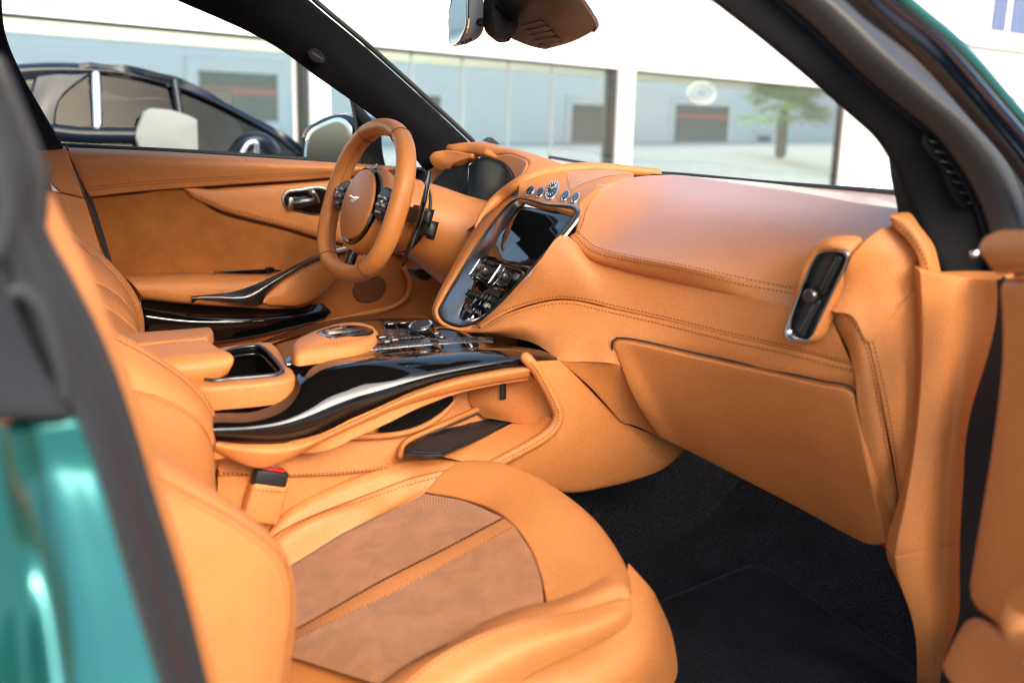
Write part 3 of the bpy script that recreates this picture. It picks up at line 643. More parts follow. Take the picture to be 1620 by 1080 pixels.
def text(name, s, c, X, Y, size, mat, parent, ext=.0004):
    cv = bpy.data.curves.new(name, 'FONT'); cv.body = s; cv.size = size; cv.align_x = 'CENTER'; cv.align_y = 'CENTER'; cv.extrude = ext; cv.resolution_u = 3
    t_ = bpy.data.objects.new('tmp_text', cv); sc.collection.objects.link(t_); dg = bpy.context.evaluated_depsgraph_get(); dg.update()
    me = bpy.data.meshes.new_from_object(t_.evaluated_get(dg)); bpy.data.objects.remove(t_)
    X = nrm(np.array(X, float)); Y = np.array(Y, float); Y = nrm(Y-X*(X @ Y)); Z = np.cross(X, Y)
    me.transform(Matrix(((X[0], Y[0], Z[0], c[0]), (X[1], Y[1], Z[1], c[1]), (X[2], Y[2], Z[2], c[2]), (0, 0, 0, 1)))); me.name = name
    me.materials.clear(); me.materials.append(mat); o = bpy.data.objects.new(name, me); link(o, parent); WL[o.name] = Vector((0, 0, 0))
    return o
simple('badge_print', (.07, .07, .07), .5)
simple('badge_black', (.016, .016, .017), .6)
text('lettering', 'AIRBAG', ab.c+ab.n*.0012, V(512, 95, 'y', .6105)-V(489, 81, 'y', .6105), V(500, 70, 'y', .6105)-V(497, 90, 'y', .6105), .0082, M['badge_print'], ab.o)
# ---------------------------------------------------------------- STEERING WHEEL
sw = part('steering_wheel')
TILT = R(18); WC = np.array([.008, .385, 1.064]); WL_ = np.array([0, 1., 0]); WU = np.array([math.sin(TILT), 0, math.cos(TILT)]); WN = np.array([-math.cos(TILT), 0, math.sin(TILT)])
def WP(l, u, a=0.): return WC+WL_*l+WU*u+WN*a
def rim_pts(n=96, ra=.163, rb=.160):
    out = []
    for i in range(n):
        th = 2*math.pi*i/n; l, u = math.cos(th), math.sin(th)
        e = 2.25 if u > 0 else 2.6
        k = (abs(l)**e+abs(u)**e)**(-1/e); out.append(WP(l*k*ra, u*k*(rb if u > 0 else .152), .006*0))
    return np.array(out)
rp = rim_pts()
tube('rim', rp, .0174, M['tan_leather_smooth'], sw, closed=True, dense=False, k=20, up=WN, sec=(1.22, 1.0), n=96)
# thread round the inside of the rim, and the joins of the leather
rin = np.array([WC+(p-WC)*(1-.0172/np.linalg.norm(p-WC)) for p in rp]); rin = np.vstack([rin, rin[:1]])
nin = nrm(WC-rin)
stitch_line('stitching', rin+WN*.002, nin, M['thread'], sw, pitch=.005, ln=.0035, off=.0004); 
for th in (60, 120, 235, 305):
    i = int(th/360*96); p = rp[i]; T = nrm(rp[(i+1) % 96]-rp[i-1]); ra = nrm(p-WC)
    ring = [p+WN*math.cos(a)*.0185*1.225+ra*math.sin(a)*.0187 for a in np.linspace(0, 2*math.pi, 24, endpoint=False)]
    tube('leather_join', ring, .0009, M['thread'], sw, closed=True, dense=False, k=6, n=24)
# hub body, airbag cover, ring, winged badge
def wl(name, l, u, prof, mat, el=(1, 1), parent=sw, k=40): return lathe(name, WP(l, u), WN, prof, mat, parent, k=k, X=WU, el=el)
wl('hub', 0, -.016, [(.055, -.05), (.085, -.04), (.093, -.02), (.092, -.004), (.086, .004), (.07, .006), (0, .006)], M['tan_leather_smooth'], el=(1.02, .92))
wl('cover_ring', 0, -.011, [(.083, -.012), (.0845, .004), (.083, .010), (.079, .012), (.0755, .010), (0, .006)], M['piano_black'], el=(1.0, .97))
ac = wl('airbag_cover', 0, -.010, [(.0745, .004), (.0755, .012), (.073, .0165), (.06, .0205), (.04, .023), (.02, .0242), (0, .0246)], M['tan_leather_smooth'], el=(1., .97))
# spread-wing badge
wing = [(0, .004), (.004, .0058), (.010, .0063), (.018, .0062), (.0255, .006), (.021, .0035), (.017, .001), (.012, -.002), (.007, -.0045), (.003, -.006)]
full = wing+[(-a, b) for a, b in wing[::-1]]
bd = fill('badge', [WP(-a*1.15, b*1.3-.004, .0248) for a, b in full], None, M['chrome'], ac, n=80, r=.0008, depth=.002, sharp=True)
boxm('badge_bar', WP(0, -.0005, .0258), (.028, .0012, .004), M['chrome'], bd.o, X=WL_, Y=WN, Z=WU, bev=.0005)
# switch pods on the spokes, with buttons
for sgn, nm in ((1, 'switch_pod'), (-1, 'switch_pod')):
    o_ = [WP(sgn*a, b, .004) for a, b in [(.078, .030), (.10, .036), (.135, .026), (.148, .012), (.146, -.012), (.125, -.028), (.095, -.030), (.078, -.02)]]
    sp = fill(nm, o_, None, M['black_plastic'], sw, r=.004, depth=.02, off=.004, bulge=.004)
    boxm('spoke', WP(sgn*.11, .0, -.008), (.085, .018, .05), M['tan_leather_smooth'], sw, X=WL_, Y=WN, Z=WU, bev=.006)
    for (a, b, w_, h_) in ((.10, .014, .022, .009), (.126, .012, .020, .010), (.10, -.002, .022, .009), (.126, -.003, .020, .010), (.108, -.017, .03, .008)):
        boxm('button', WP(sgn*a, b, .0125), (w_, .006, h_), M['satin_dark_metal'], sp.o, X=WL_, Y=WN, Z=WU, bev=.002)
    lathe('scroll_wheel', WP(sgn*.118, .004, .010), WL_, [(0, -.004), (.007, -.004), (.007, .004), (0, .004)], M['satin_metal'], sp.o, k=16)
boxm('lower_spoke', WP(0, -.115, -.006), (.03, .018, .07), M['piano_black'], sw, X=WL_, Y=WN, Z=WU, bev=.006)
# shift paddles behind the rim
for sgn in (-1, 1):
    tube('shift_paddle', [WP(sgn*.128, .092, -.062), WP(sgn*.136, .05, -.062), WP(sgn*.140, 0, -.062), WP(sgn*.136, -.05, -.062), WP(sgn*.126, -.105, -.062)], lambda t: .013*(1-.55*abs(2*t-1)**2.5), M['piano_black'], sw, k=12, n=24, sec=(.22, 1.), up=WN)
    boxm('paddle_arm', WP(sgn*.105, 0, -.064), (.06, .012, .03), M['black_plastic'], sw, X=WL_, Y=WN, Z=WU, bev=.003)
# ---------------------------------------------------------------- DASHBOARD
da = part('dashboard')
# steering column shroud
AX = -WN
def colsec(s_, ru, rl, du=0., dl=0., n=28): return [W(*(WC+AX*s_+WU*(math.sin(2*math.pi*i/n)*ru+du)+WL_*(math.cos(2*math.pi*i/n)*rl+dl))) for i in range(n)]
cs1 = panel('column_collar', [colsec(.035, .058, .062), colsec(.05, .070, .074), colsec(.085, .078, .080), colsec(.108, .080, .083)], None, M['tan_leather_smooth'], da, nu=12, nv=48, closed=True, r=.004, depth=.012)
cs2 = panel('column_shroud', [colsec(.113, .080, .084), colsec(.16, .088, .10, -.006), colsec(.22, .098, .125, -.016), colsec(.33, .12, .17, -.03)], None, M['tan_leather_smooth'], da, nu=16, nv=48, closed=True, r=.003, depth=.01)
tube('column_gap', [np.array(p[1:]) for p in colsec(.1105, .0785, .0815)], .003, M['black_rubber'], da, closed=True, dense=False, k=6, n=28)
for sgn in (-1, 1):
    st = boxm('stalk', WC+AX*.085+WL_*sgn*.10+WU*.004, (.05, .028, .022), M['black_plastic'], da, X=WL_, Y=WU, Z=AX, bev=.004)
    boxm('stalk_end', WC+AX*.10+WL_*sgn*.108-WU*.018, (.028, .03, .03), M['black_plastic'], st, X=WL_, Y=WU, Z=AX, bev=.004)
# lower dash behind the column, knee bolster in shade
panel('knee_bolster', [[W(.40, .78, 1.04), W(.42, .38, .98), W(.24, .16, .98)], [W(.38, .78, .90), W(.36, .38, .88), W(.20, .14, .93)], [W(.50, .78, .76), W(.46, .38, .76), W(.24, .12, .80)]], None, TL, da, nu=16, nv=24, edges='')
panel('tunnel_carpet', [[W(.14, -.02, .86), W(1.0, -.02, .95)], [W(.10, -.03, .70), W(1.0, -.03, .75)], [W(-.4, -.05, .35), W(1.0, -.05, .35)]], None, M['black_carpet'], car, edges='')
panel('footwell_side', [[W(.20, .12, .93), W(.55, .10, .95)], [W(.06, .10, .80), W(.55, .10, .80)], [W(-.05, .10, .36), W(.7, .10, .36)]], None, TL, da, edges='')
fill('pedal_bracket', [(655, 428), (672, 426), (684, 436), (678, 444), (662, 440)], ('y', .45), M['black_plastic'], da, r=.004, depth=.03)
panel('dash_core', [[W(.60, .15, 1.07), W(.60, -.15, 1.07), W(.58, -.40, 1.07), W(.48, -.64, 1.07)], [W(.27, .10, 1.04), W(.28, -.13, 1.03), W(.34, -.40, 1.03), W(.37, -.64, 1.04)], [W(.19, .06, .93), W(.20, -.13, .93), W(.32, -.42, .92), W(.36, -.65, .92)], [W(.22, .0, .85), W(.26, -.18, .85), W(.34, -.42, .85), W(.38, -.65, .85)], [W(.42, .0, .66), W(.44, -.2, .66), W(.47, -.42, .64), W(.50, -.65, .62)]], None, TL, da, edges='', nu=16, nv=20)
# instrument hood
A_lip = [(704, 233, .58), (713, 240, .55), (740, 242, .50), (764, 246, .44), (782, 243, .40), (800, 241, .36), (823, 246, .29), (836, 255, .235), (834, 264, .215), (824, 277, .205)]
A_top = [(707, 229, .58), (716, 226, .56), (740, 222.5, .52), (770, 223, .46), (800, 231, .40), (828, 238, .34), (860, 248, .27), (890, 258, .19), (904, 264, .155), (908, 267, .14)]
def mixrow(a, b, t, dy=0): return [((x1*(1-t)+x2*t), (y1*(1-t)+y2*t), (z1*(1-t)+z2*t)) for (x1, y1, z1), (x2, y2, z2) in zip(a, b)]
ih = panel('instrument_hood', [A_top, mixrow(A_top, A_lip, .5), A_lip], 'y', TL, da, nu=12, nv=40, r=.006, depth=.022, bulge=.004)
# rear slope of the hood down to the windscreen
panel('hood_back', [[np.array(V(x, y, 'y', v))+np.array([0, 0, -.004]) for x, y, v in A_top], [V(x, y, 'y', v)+np.array([.16, -.01, -.05]) for x, y, v in A_top], [V(x, y, 'y', v)+np.array([.40, -.02, -.11]) for x, y, v in A_top]], None, TL, da, edges='', nu=10, nv=30)
panel('hood_inner_flap', [[(764, 244, .43), (782, 247, .395), (800, 243, .36), (822, 248, .295), (833, 256, .24), (830, 266, .22), (822, 280, .205)], [(768, 246, .43), (780, 254, .40), (788, 262, .38), (795, 270, .35), (805, 281, .30), (813, 285, .26), (821, 287, .21)]], 'y', TL, da, nu=12, nv=30, r=.004, depth=.01)
panel('hood_left_flap', [[(678, 251, .60), (684, 242, .59), (703, 237, .57), (727, 240, .52), (746, 245, .48)], [(680, 256, .60), (692, 256, .58), (708, 257, .55), (725, 250, .52), (746, 247, .48)], [(683, 262, .60), (696, 270, .58), (707, 273, .56), (717, 258, .53), (746, 249, .48)]], 'y', TL, da, nu=14, nv=24, r=.004, depth=.02)
panel('dash_left_end', [[(672, 268, .68), (682, 260, .66), (700, 270, .60)], [(640, 290, .68), (670, 288, .64), (705, 285, .58)], [(645, 310, .66), (680, 312, .60), (706, 318, .54)]], 'y', TL, da, nu=12, nv=16, edges='T', r=.006)
lathe('side_air_vent', V(664, 286, 'y', .63), (-.9, -.35, .2), [(.030, -.005), (.032, .006), (.026, .006), (.022, -.01), (0, -.012)], M['black_plastic'], da)
fill('head_up_display_lens', [(770, 223), (778, 217.5), (784, 222), (792, 229), (782, 227)], ('y', .5), M['brown_plastic'], da, r=.001, depth=.02, sharp=True)
# instrument cluster
m_, nt_, b_ = new_mat('ribbed_black'); b_.inputs['Base Color'].default_value = (.012, .013, .015, 1); b_.inputs['Roughness'].default_value = .4
M['ribbed_black'] = m_
cl = panel('instrument_display', [[(741, 262, .47), (757, 250, .45), (785, 252, .38), (800, 262, .33), (812, 284, .25), (817, 291, .23)], [(738, 328, .45), (752, 332, .42), (770, 334, .38), (785, 330, .33), (800, 318, .27), (818, 294, .22)]], 'y', M['matt_screen'], da, nu=10, nv=24, r=.002, depth=.01)
cw = panel('cluster_side', [[(675, 299, .56), (690, 283, .56), (705, 268, .56), (722, 249, .55)], [(690, 308, .53), (708, 295, .53), (722, 276, .525), (744, 247, .51)], [(705, 318, .50), (720, 322, .49), (735, 324, .48), (741, 262, .475)]], 'y', M['ribbed_black'], da, nu=20, nv=24, edges='')
G_ = cw.G
for j in range(1, 23):
    tube('rib', [G_[i, j]+cw.N[i, j]*.001 for i in range(0, 20, 2)]+[G_[19, j]+cw.N[19, j]*.001], .0016, M['black_plastic'], cw.o, dense=False, k=6, caps=False)
panel('cluster_lower_trim', [[(690, 312, .50), (720, 322, .48), (752, 329, .42), (764, 326, .38)], [(706, 328, .48), (735, 336, .44), (758, 338, .39), (768, 330, .37)]], 'y', M['piano_black'], da, r=.004)
panel('cluster_floor', [[(700, 322, .55), (730, 334, .46), (765, 336, .36), (800, 318, .27), (822, 292, .20)], [(700, 360, .5), (730, 360, .40), (748, 358, .22), (775, 335, .18), (815, 300, .15)]], 'y', M['tan_leather'], da, edges='')
# centre stack
FS = field([(810, 320, 'y', .12), (910, 335, 'y', -.12), (755, 405, 'y', .12), (840, 430, 'y', -.12), (728, 512, 'y', .02), (697, 490, 'y', .065), (757, 510, 'y', -.01)])
bz_out = [(817, 317), (801, 329), (783, 351), (760, 383), (726, 438), (702, 479), (696, 493), (704, 507), (730, 515.5), (757, 508), (790, 481), (850, 416), (890, 369), (913, 335), (866, 325)]
bz_in = [(819, 321), (809, 336), (795, 358), (759, 404), (752, 421), (739, 455), (723, 487), (722, 498), (735, 507), (756, 500), (789.5, 477), (849, 415.5), (888.5, 369), (911, 336), (866, 327.5)]
cst = empty('centre_stack', (0, 0, 0), car)
fr_out = [(811, 309), (790, 319), (763, 341), (741, 375), (711, 428), (690, 468), (682, 493), (689, 512), (714, 525), (738, 528.5), (756, 526)]
fr_in = [(817.5, 317), (801, 329), (782, 351), (759, 383), (725, 438), (701, 479), (695, 493), (703, 508), (728, 517), (752, 511.5)]
sf = panel('stack_frame', [[FS(x, y)+nrm(FS(x, y)-CAM)*.012 for x, y in fr_out], [FS(x*.5+X*.5, y*.5+Y*.5)-nrm(FS(x, y)-CAM)*.006 for (x, y), (X, Y) in zip(fr_out, fr_in)], [FS(x, y) for x, y in fr_in]], None, TL, da, nu=12, nv=60, r=.004, depth=.02, edges='LTB')
nb = nrm(np.cross(FS(910, 335)-FS(810, 320), FS(755, 405)-FS(810, 320))); nb = nb if nb @ (CAM-FS(800, 400)) > 0 else -nb
bz = panel('bezel', [[FS(*p)+nb*.001 for p in bz_out], [FS((a+c)/2, (b+d)/2)-nb*.002 for (a, b), (c, d) in zip(bz_out, bz_in)], [FS(*p)-nb*(.010 if i_ < 8 else .003) for i_, p in enumerate(bz_in)]], None, M['satin_metal'], cst, nu=8, nv=90, closed=True, r=.001, depth=.006)
tube('bezel_edge', [FS(*p)+nb*.002 for p in bz_out], .0022, M['black_plastic'], cst, closed=True, n=90, k=8)
fill('screen', [FS(818, 322)-nb*.006, FS(909, 336)-nb*.006, FS(843, 428)-nb*.006, FS(757, 405)-nb*.006], None, M['screen_glass'], cst, n=60, r=.0015, depth=.006, sharp=True)
cp = fill('control_panel', [FS(x, y)-nb*.009 for x, y in [(757, 406), (841, 430), (790, 473), (757, 500), (735, 507), (722, 498), (724, 486), (739, 455), (752, 421)]], None, PB, cst, n=70, r=.001, depth=.008, sharp=True)
ex = nrm(FS(843, 428)-FS(757, 405)); ey = nrm(np.cross(nb, ex))
if ey @ (FS(740, 480)-FS(780, 420)) > 0: ey = -ey
def sbox(name, px, py, wx, hy, th, mat, parent, off=-.006, bev=.001): return boxm(name, FS(px, py)+nb*off, (wx, hy, th), mat, parent, X=ex, Y=ey, Z=nb, bev=bev)
sbox('panel_strip', 793, 418, .16, .003, .004, M['satin_dark_metal'], cst, off=-.004)
for (px, py, vw) in ((768, 431, .076), (799, 440, .054)):
    v_ = sbox('air_vent', px, py, vw, .034, .010, M['piano_black'], cst, off=-.007, bev=.003)
    sbox('vent_mouth', px, py, vw-.01, .024, .002, M['dark_opening'], v_, off=-.0012, bev=0)
    sbox('vent_vane', px, py, vw-.012, .003, .006, M['black_plastic'], v_, off=.001)
    lathe('vent_knob', FS(px+3, py+1)+nb*.002, nb, [(.009, -.004), (.010, .006), (.008, .012), (.006, .013), (0, .013)], M['satin_dark_metal'], v_, k=20)
sbox('vent_divider', 787, 436, .008, .036, .008, M['vent_metal'], cst, off=-.001, bev=.003)
sbox('vent_end_trim', 754, 424, .009, .030, .008, M['vent_metal'], cst, off=-.003, bev=.003)
for i in range(7): sbox('toggle_switch', 743+i*6.1, 463.5+i*1.75, .0125, .009, .012, M['black_plastic'], cst, off=-.003, bev=.002)
sbox('switch_bar', 766, 456, .11, .012, .006, M['brown_plastic'], cst, off=-.006)
for i in range(4): sbox('rocker_switch', 747+i*9, 473+i*2.8, .018, .014, .006, M['satin_dark_metal'] if i % 2 else M['vent_metal'], cst, off=-.006, bev=.002)
for i in range(3): sbox('rocker_switch', 738+i*9, 487+i*2.6, .018, .010, .006, M['piano_black'], cst, off=-.005, bev=.002)
eb = lathe('start_button', FS(740, 496)-nb*.006, nb, [(.015, -.002), (.0155, .003), (.013, .0045), (.0115, .003), (0, .003)], M['chrome'], cst, k=24)
lathe('button_face', FS(740, 496)-nb*.0035, nb, [(.0105, 0), (.010, .002), (0, .0022)], M['piano_black'], eb, k=24)
# gauge panel on top of the stack with five round bezels
gp_top = [(821, 292, 'x', .212), (850, 279.5, 'x', .25), (880, 273.5, 'x', .30), (923, 269.5, 'x', .36), (965, 269.5, 'x', .41), (1003, 273, 'x', .46)]
gp_bot = [(817.5, 317.5, 'x', .205), (865, 325.5, 'x', .196), (911.5, 333.5, 'x', .188), (922, 318, 'x', .22), (958, 292, 'x', .31), (1003, 279, 'x', .43)]
gp = panel('gauge_panel', [gp_top, gp_bot], None, TL, da, nu=20, nv=40, r=.003, depth=.012)
FG = field([(817.5, 317.5, 'x', .205), (911.5, 333.5, 'x', .188), (821, 292, 'x', .212), (880, 273.5, 'x', .30), (922, 318, 'x', .22), (923, 269.5, 'x', .36), (958, 292, 'x', .31)])
gnn = nrm(np.cross(FG(911, 333)-FG(817, 317), FG(880, 274)-FG(865, 325))); gnn = gnn if gnn @ (CAM-FG(870, 300)) > 0 else -gnn
for (px, py, rx_, ry_, ang) in ((839.5, 304.5, 9.5, 5, 30), (855.5, 306.5, 9.5, 5, 32), (874.5, 303, 16, 9.2, 38), (895.5, 311.5, 9.5, 5, 32), (911.5, 314.5, 9.5, 5, 32)):
    big = rx_ > 12
    def el(k): return [FG(px+rx_*k*math.cos(a)*math.cos(R(-ang*1.6))-ry_*k*math.sin(a)*math.sin(R(-ang*1.6)), py+rx_*k*math.cos(a)*math.sin(R(-ang*1.6))+ry_*k*math.sin(a)*math.cos(R(-ang*1.6))) for a in np.linspace(0, 2*math.pi, 24, endpoint=False)]
    f = fill('clock' if big else 'indicator_gauge', [p+gnn*.004 for p in el(1.0)], None, M['chrome'], da, n=32, r=.002, depth=.006)
    fill('dial', [p+gnn*.0052 for p in el(.80)], None, M['screen_glass'] if not big else M['brown_plastic'], f.o, n=32, r=.0003, depth=.001)
    if big:
        for a_ in range(12):
            th = R(a_*30); e0, e1 = el(.72), el(.55); i_ = a_*2
            tube('hour_mark', [e0[i_]+gnn*.006, e1[i_]+gnn*.006], .0006, M['white_frame'], f.o, dense=False, k=6)
        tube('clock_hand', [FG(px, py)+gnn*.0065, el(.6)[3]+gnn*.0065], .0007, M['white_frame'], f.o, dense=False, k=6); tube('clock_hand', [FG(px, py)+gnn*.0065, el(.4)[19]+gnn*.0065], .0007, M['white_frame'], f.o, dense=False, k=6)
    else:
        for k_ in range(-2, 3):
            e_ = el(.72); a_ = e_[(6+k_*2) % 24]; b_2 = e_[(18-k_*2) % 24]
            tube('dial_line', [a_+gnn*.006, b_2+gnn*.006], .0005, M['satin_metal'], f.o, dense=False, k=5)
# ridge running from the stack up over the dash top
tube('dash_ridge', [V(752, 359, 'x', .135), V(762, 341, 'x', .155), V(790, 312, 'x', .20), V(822, 289.5, 'x', .222), V(850, 277, 'x', .26), (V(880, 271, 'x', .31)), V(923, 267, 'x', .37), V(965, 267.5, 'x', .42), V(1003, 271, 'x', .47), V(1040, 274, 'x', .52)], lambda t: (.009+.004*math.sin(math.pi*t))*min(1, .25+5*t), TL, da, n=60, k=12)
# dash top running forward to the windscreen
panel('dash_top', [[V(800, 318, 'x', .22), V(850, 281, 'x', .27), V(900, 272, 'x', .35), V(1000, 274, 'x', .47), V(1075, 277.5, 'x', .53), V(1160, 289.5, 'x', .53), V(1260, 303.5, 'x', .50), V(1360, 321.5, 'x', .45), V(1450, 334, 'x', .41)], [W(.55, .34, 1.10), W(.60, .25, 1.10), W(.66, .15, 1.11), W(.72, 0, 1.12), W(.72, -.2, 1.12), W(.70, -.38, 1.12), W(.62, -.56, 1.125), W(.5, -.68, 1.125)], [W(.85, .5, 1.08), W(.86, .35, 1.08), W(.88, .15, 1.09), W(.88, -.05, 1.09), W(.86, -.25, 1.09), W(.8, -.42, 1.09), W(.72, -.58, 1.09), W(.6, -.70, 1.09)]], None, M['dash_leather'], da, edges='', nu=16, nv=40)
cowl = [V(870, 250, 'x', .80), V(1000, 271.5, 'x', .80), V(1080, 277.5, 'x', .775), V(1200, 289, 'x', .74), V(1330, 299.5, 'x', .67), V(1440, 309, 'x', .58), V(1480, 315, 'x', .5)]
panel('cowl_slope', [cowl, [V(870, 262, 'x', .62), V(1000, 277, 'x', .60), V(1085, 281, 'x', .60), V(1165, 293, 'x', .58), V(1265, 306, 'x', .53), V(1365, 324, 'x', .47), V(1450, 337, 'x', .42)]], None, M['dash_leather'], da, edges='', nu=6, nv=40)
tube('windscreen_seal', [p+np.array([0, 0, .001]) for p in cowl], .0055, M['black_rubber'], da, n=40, k=8)
# perforated speaker on the dash top
panel('dash_speaker', [gp.G[k_, 17:39] for k_ in range(0, 11)], None, M['dash_holes'], da, off=.0007, edges='', nu=20, nv=40)
# passenger pad
S2 = [(898, 376, 'y', -.118), (901, 389, 'y', -.125), (908, 400, 'y', -.135), (925, 408, 'y', -.155), (980, 427, 'y', -.215), (1080, 453, 'y', -.33), (1150, 471, 'y', -.42), (1225, 490, 'y', -.52), (1262, 500, 'y', -.56)]
S1 = [(910, 366, 'x', .185), (913, 376, 'x', .18), (921, 385, 'x', .18), (942, 392, 'x', .19), (985, 404, 'x', .205), (1080, 422, 'x', .235), (1165, 441, 'x', .265), (1247, 458, 'x', .30), (1300, 466, 'x', .315)]
CR = [(955, 295, 'x', .30), (978, 285, 'x', .36), (1003, 279.5, 'x', .42), (1040, 276.5, 'x', .48), (1075, 276.5, 'x', .52), (1160, 288.5, 'x', .52), (1260, 302.5, 'x', .49), (1360, 320.5, 'x', .44), (1470, 336, 'x', .39)]
def P3(rw): return [pt(c, None) for c in rw]
cS1, cS2, cCR = (spline(P3(r_), 9) for r_ in (S1, S2, CR))
mid = [a*.5+b*.5+np.array([-.012, 0, .012]) for a, b in zip(cS1, cCR)]; mid[0] = V(924, 322, 'x', .235)
pad = panel('passenger_pad', [cCR, mid, cS1], None, M['dash_leather'], da, nu=24, nv=60, r=.003, depth=.01, edges='TL')
lip = panel('pad_lip', [cS1, [a*.62+b*.38+nrm(CAM-a)*.007 for a, b in zip(cS1, cS2)], [a*.25+b*.75+nrm(CAM-a)*.010 for a, b in zip(cS1, cS2)], cS2], None, TL, da, nu=18, nv=60, r=.005, depth=.025, edges='BL')
seam(pad, 'B', .004, da); seam(lip, 'T', .007, da); seam(pad, 'L', .007, da, a=.35)
# mid panel below the pad
st_line = [(690, 516, 'y', .07), (720, 523, 'y', .03), (760, 518, 'y', -.035), (800, 496, 'y', -.075), (850, 479.5, 'y', -.115), (880, 474, 'y', -.14), (910, 475, 'y', -.17), (960, 486, 'y', -.225), (1050, 506, 'y', -.325), (1150, 531, 'y', -.44), (1250, 553, 'y', -.55), (1348, 578, 'y', -.645)]
fd = lambda x, y: (x, y, 'd', float((FS(x, y)-CAM) @ cf)-.002)
FM = field([fd(790, 483), fd(820, 451), fd(850, 418), fd(893, 372), fd(760, 514), (905, 392, 'y', -.14), (1080, 450, 'y', -.335), (1223, 489, 'y', -.52), (1300, 512, 'y', -.60), (880, 474, 'y', -.14), (1050, 506, 'y', -.325), (1150, 531, 'y', -.44), (1250, 553, 'y', -.55), (1348, 578, 'y', -.645)])
mpt = spline(np.array([FM(*p) for p in [(757, 512), (790, 482), (850, 417), (890, 371), (912, 380), (930, 400), (980, 420), (1080, 446), (1150, 463), (1230, 482), (1290, 500), (1318, 510)]]), 14)
mpb = spline(np.array([pt((a, b, c, d), None) for a, b, c, d in st_line[2:]]), 14)
mp = panel('mid_panel', [mpt, mpt*.5+mpb*.5+nrm(CAM-mpt)*.004, mpb], None, TL, da, nu=18, nv=60, r=.0025, depth=.012, edges='B')
lr_bot = [(693, 522, 'y', .06), (740, 527, 'y', 0.), (790, 532, 'y', -.06), (840, 541, 'y', -.13), (868, 557, 'y', -.175), (884, 570, 'y', -.20), (930, 572, 'y', -.235), (966, 574, 'y', -.262), (1010, 590, 'y', -.29), (1100, 606, 'y', -.375), (1250, 636, 'y', -.53), (1352, 655, 'y', -.635)]
lrm = [(692, 519, 'y', .065), (730, 525, 'y', .015), (775, 524, 'y', -.055), (825, 514, 'y', -.11), (862, 515, 'y', -.145), (890, 520, 'y', -.175), (930, 527, 'y', -.215), (985, 536, 'y', -.27), (1100, 556, 'y', -.38), (1250, 592, 'y', -.545), (1353, 614, 'y', -.645)]
lr = panel('lower_roll', [[pt(c, None) for c in st_line], [pt(c, None)+nrm(CAM-pt(c, None))*(.010 if c[0] < 960 else .004) for c in lrm], [pt(c, None)-nrm(CAM-pt(c, None))*(0 if c[0] < 980 else .030) for c in lr_bot]], None, TL, da, nu=20, nv=80, r=.0025, depth=.02, edges='T')
seam(mp, 'B', .004, da); seam(lr, 'T', .006, da)
lathe('dash_sensor', V(941, 505, 'y', -.20), -cf+cr*-.3, [(.004, -.004), (.0045, .003), (.003, .005), (0, .005)], M['chrome'], da, k=16)
boxm('sensor_slot', V(939, 504, 'y', -.199), (.016, .003, .006), M['brown_plastic'], da, bev=.001)
# glove box door
gb_t = [(971, 545, 'y', -.262), (976, 538, 'y', -.268), (990, 538, 'y', -.28), (1100, 562, 'y', -.385), (1200, 584, 'y', -.49), (1300, 606, 'y', -.60), (1344, 616, 'y', -.645), (1351, 622, 'y', -.65)]
gb_b = [(1043, 688, 'y', -.255), (1060, 696, 'y', -.265), (1085, 708, 'y', -.282), (1180, 757, 'y', -.385), (1260, 798, 'y', -.478), (1340, 842, 'y', -.58), (1380, 860, 'y', -.64), (1404, 858, 'y', -.672)]
gbm = [(1002, 625, 'y', -.262), (1015, 622, 'y', -.274), (1040, 628, 'y', -.287), (1145, 662, 'y', -.388), (1235, 695, 'y', -.488), (1325, 725, 'y', -.598), (1365, 737, 'y', -.646), (1378, 742, 'y', -.662)]
gb = panel('glove_box_door', [P3(gb_t), [p+nrm(CAM-p)*.006 for p in P3(gbm)], P3(gb_b)], None, TL, da, nu=20, nv=50, r=.004, depth=.02, off=.005)
tube('glove_box_gap', [pt(c, None)+nrm(CAM-pt(c, None))*.004 for c in [(1010, 640, 'y', -.24), (968, 550, 'y', -.258), (972, 536, 'y', -.265), (990, 535, 'y', -.28), (1100, 558.5, 'y', -.385), (1200, 580.5, 'y', -.49), (1300, 602.5, 'y', -.60), (1350, 614, 'y', -.65), (1358, 640, 'y', -.652), (1380, 742, 'y', -.655), (1408, 856, 'y', -.648)]], .0017, M['black_rubber'], da, n=80, k=8)  # dark tube drawn in place of the shadow line in this gap
panel('side_facet', [[(880, 568, 'y', -.20), (930, 570, 'y', -.232), (980, 574, 'y', -.268)], [(930, 610, 'y', -.216), (965, 612, 'y', -.234), (1005, 625, 'y', -.252)], [(983, 668, 'y', -.218), (1010, 676, 'y', -.224), (1050, 696, 'y', -.235)]], None, TL, da, nu=12, nv=16, r=.003, depth=.012)
boxm('warning_tag', V(1409, 858, 'y', -.62), (.03, .03, .012), M['red_plastic'], da, bev=.002)
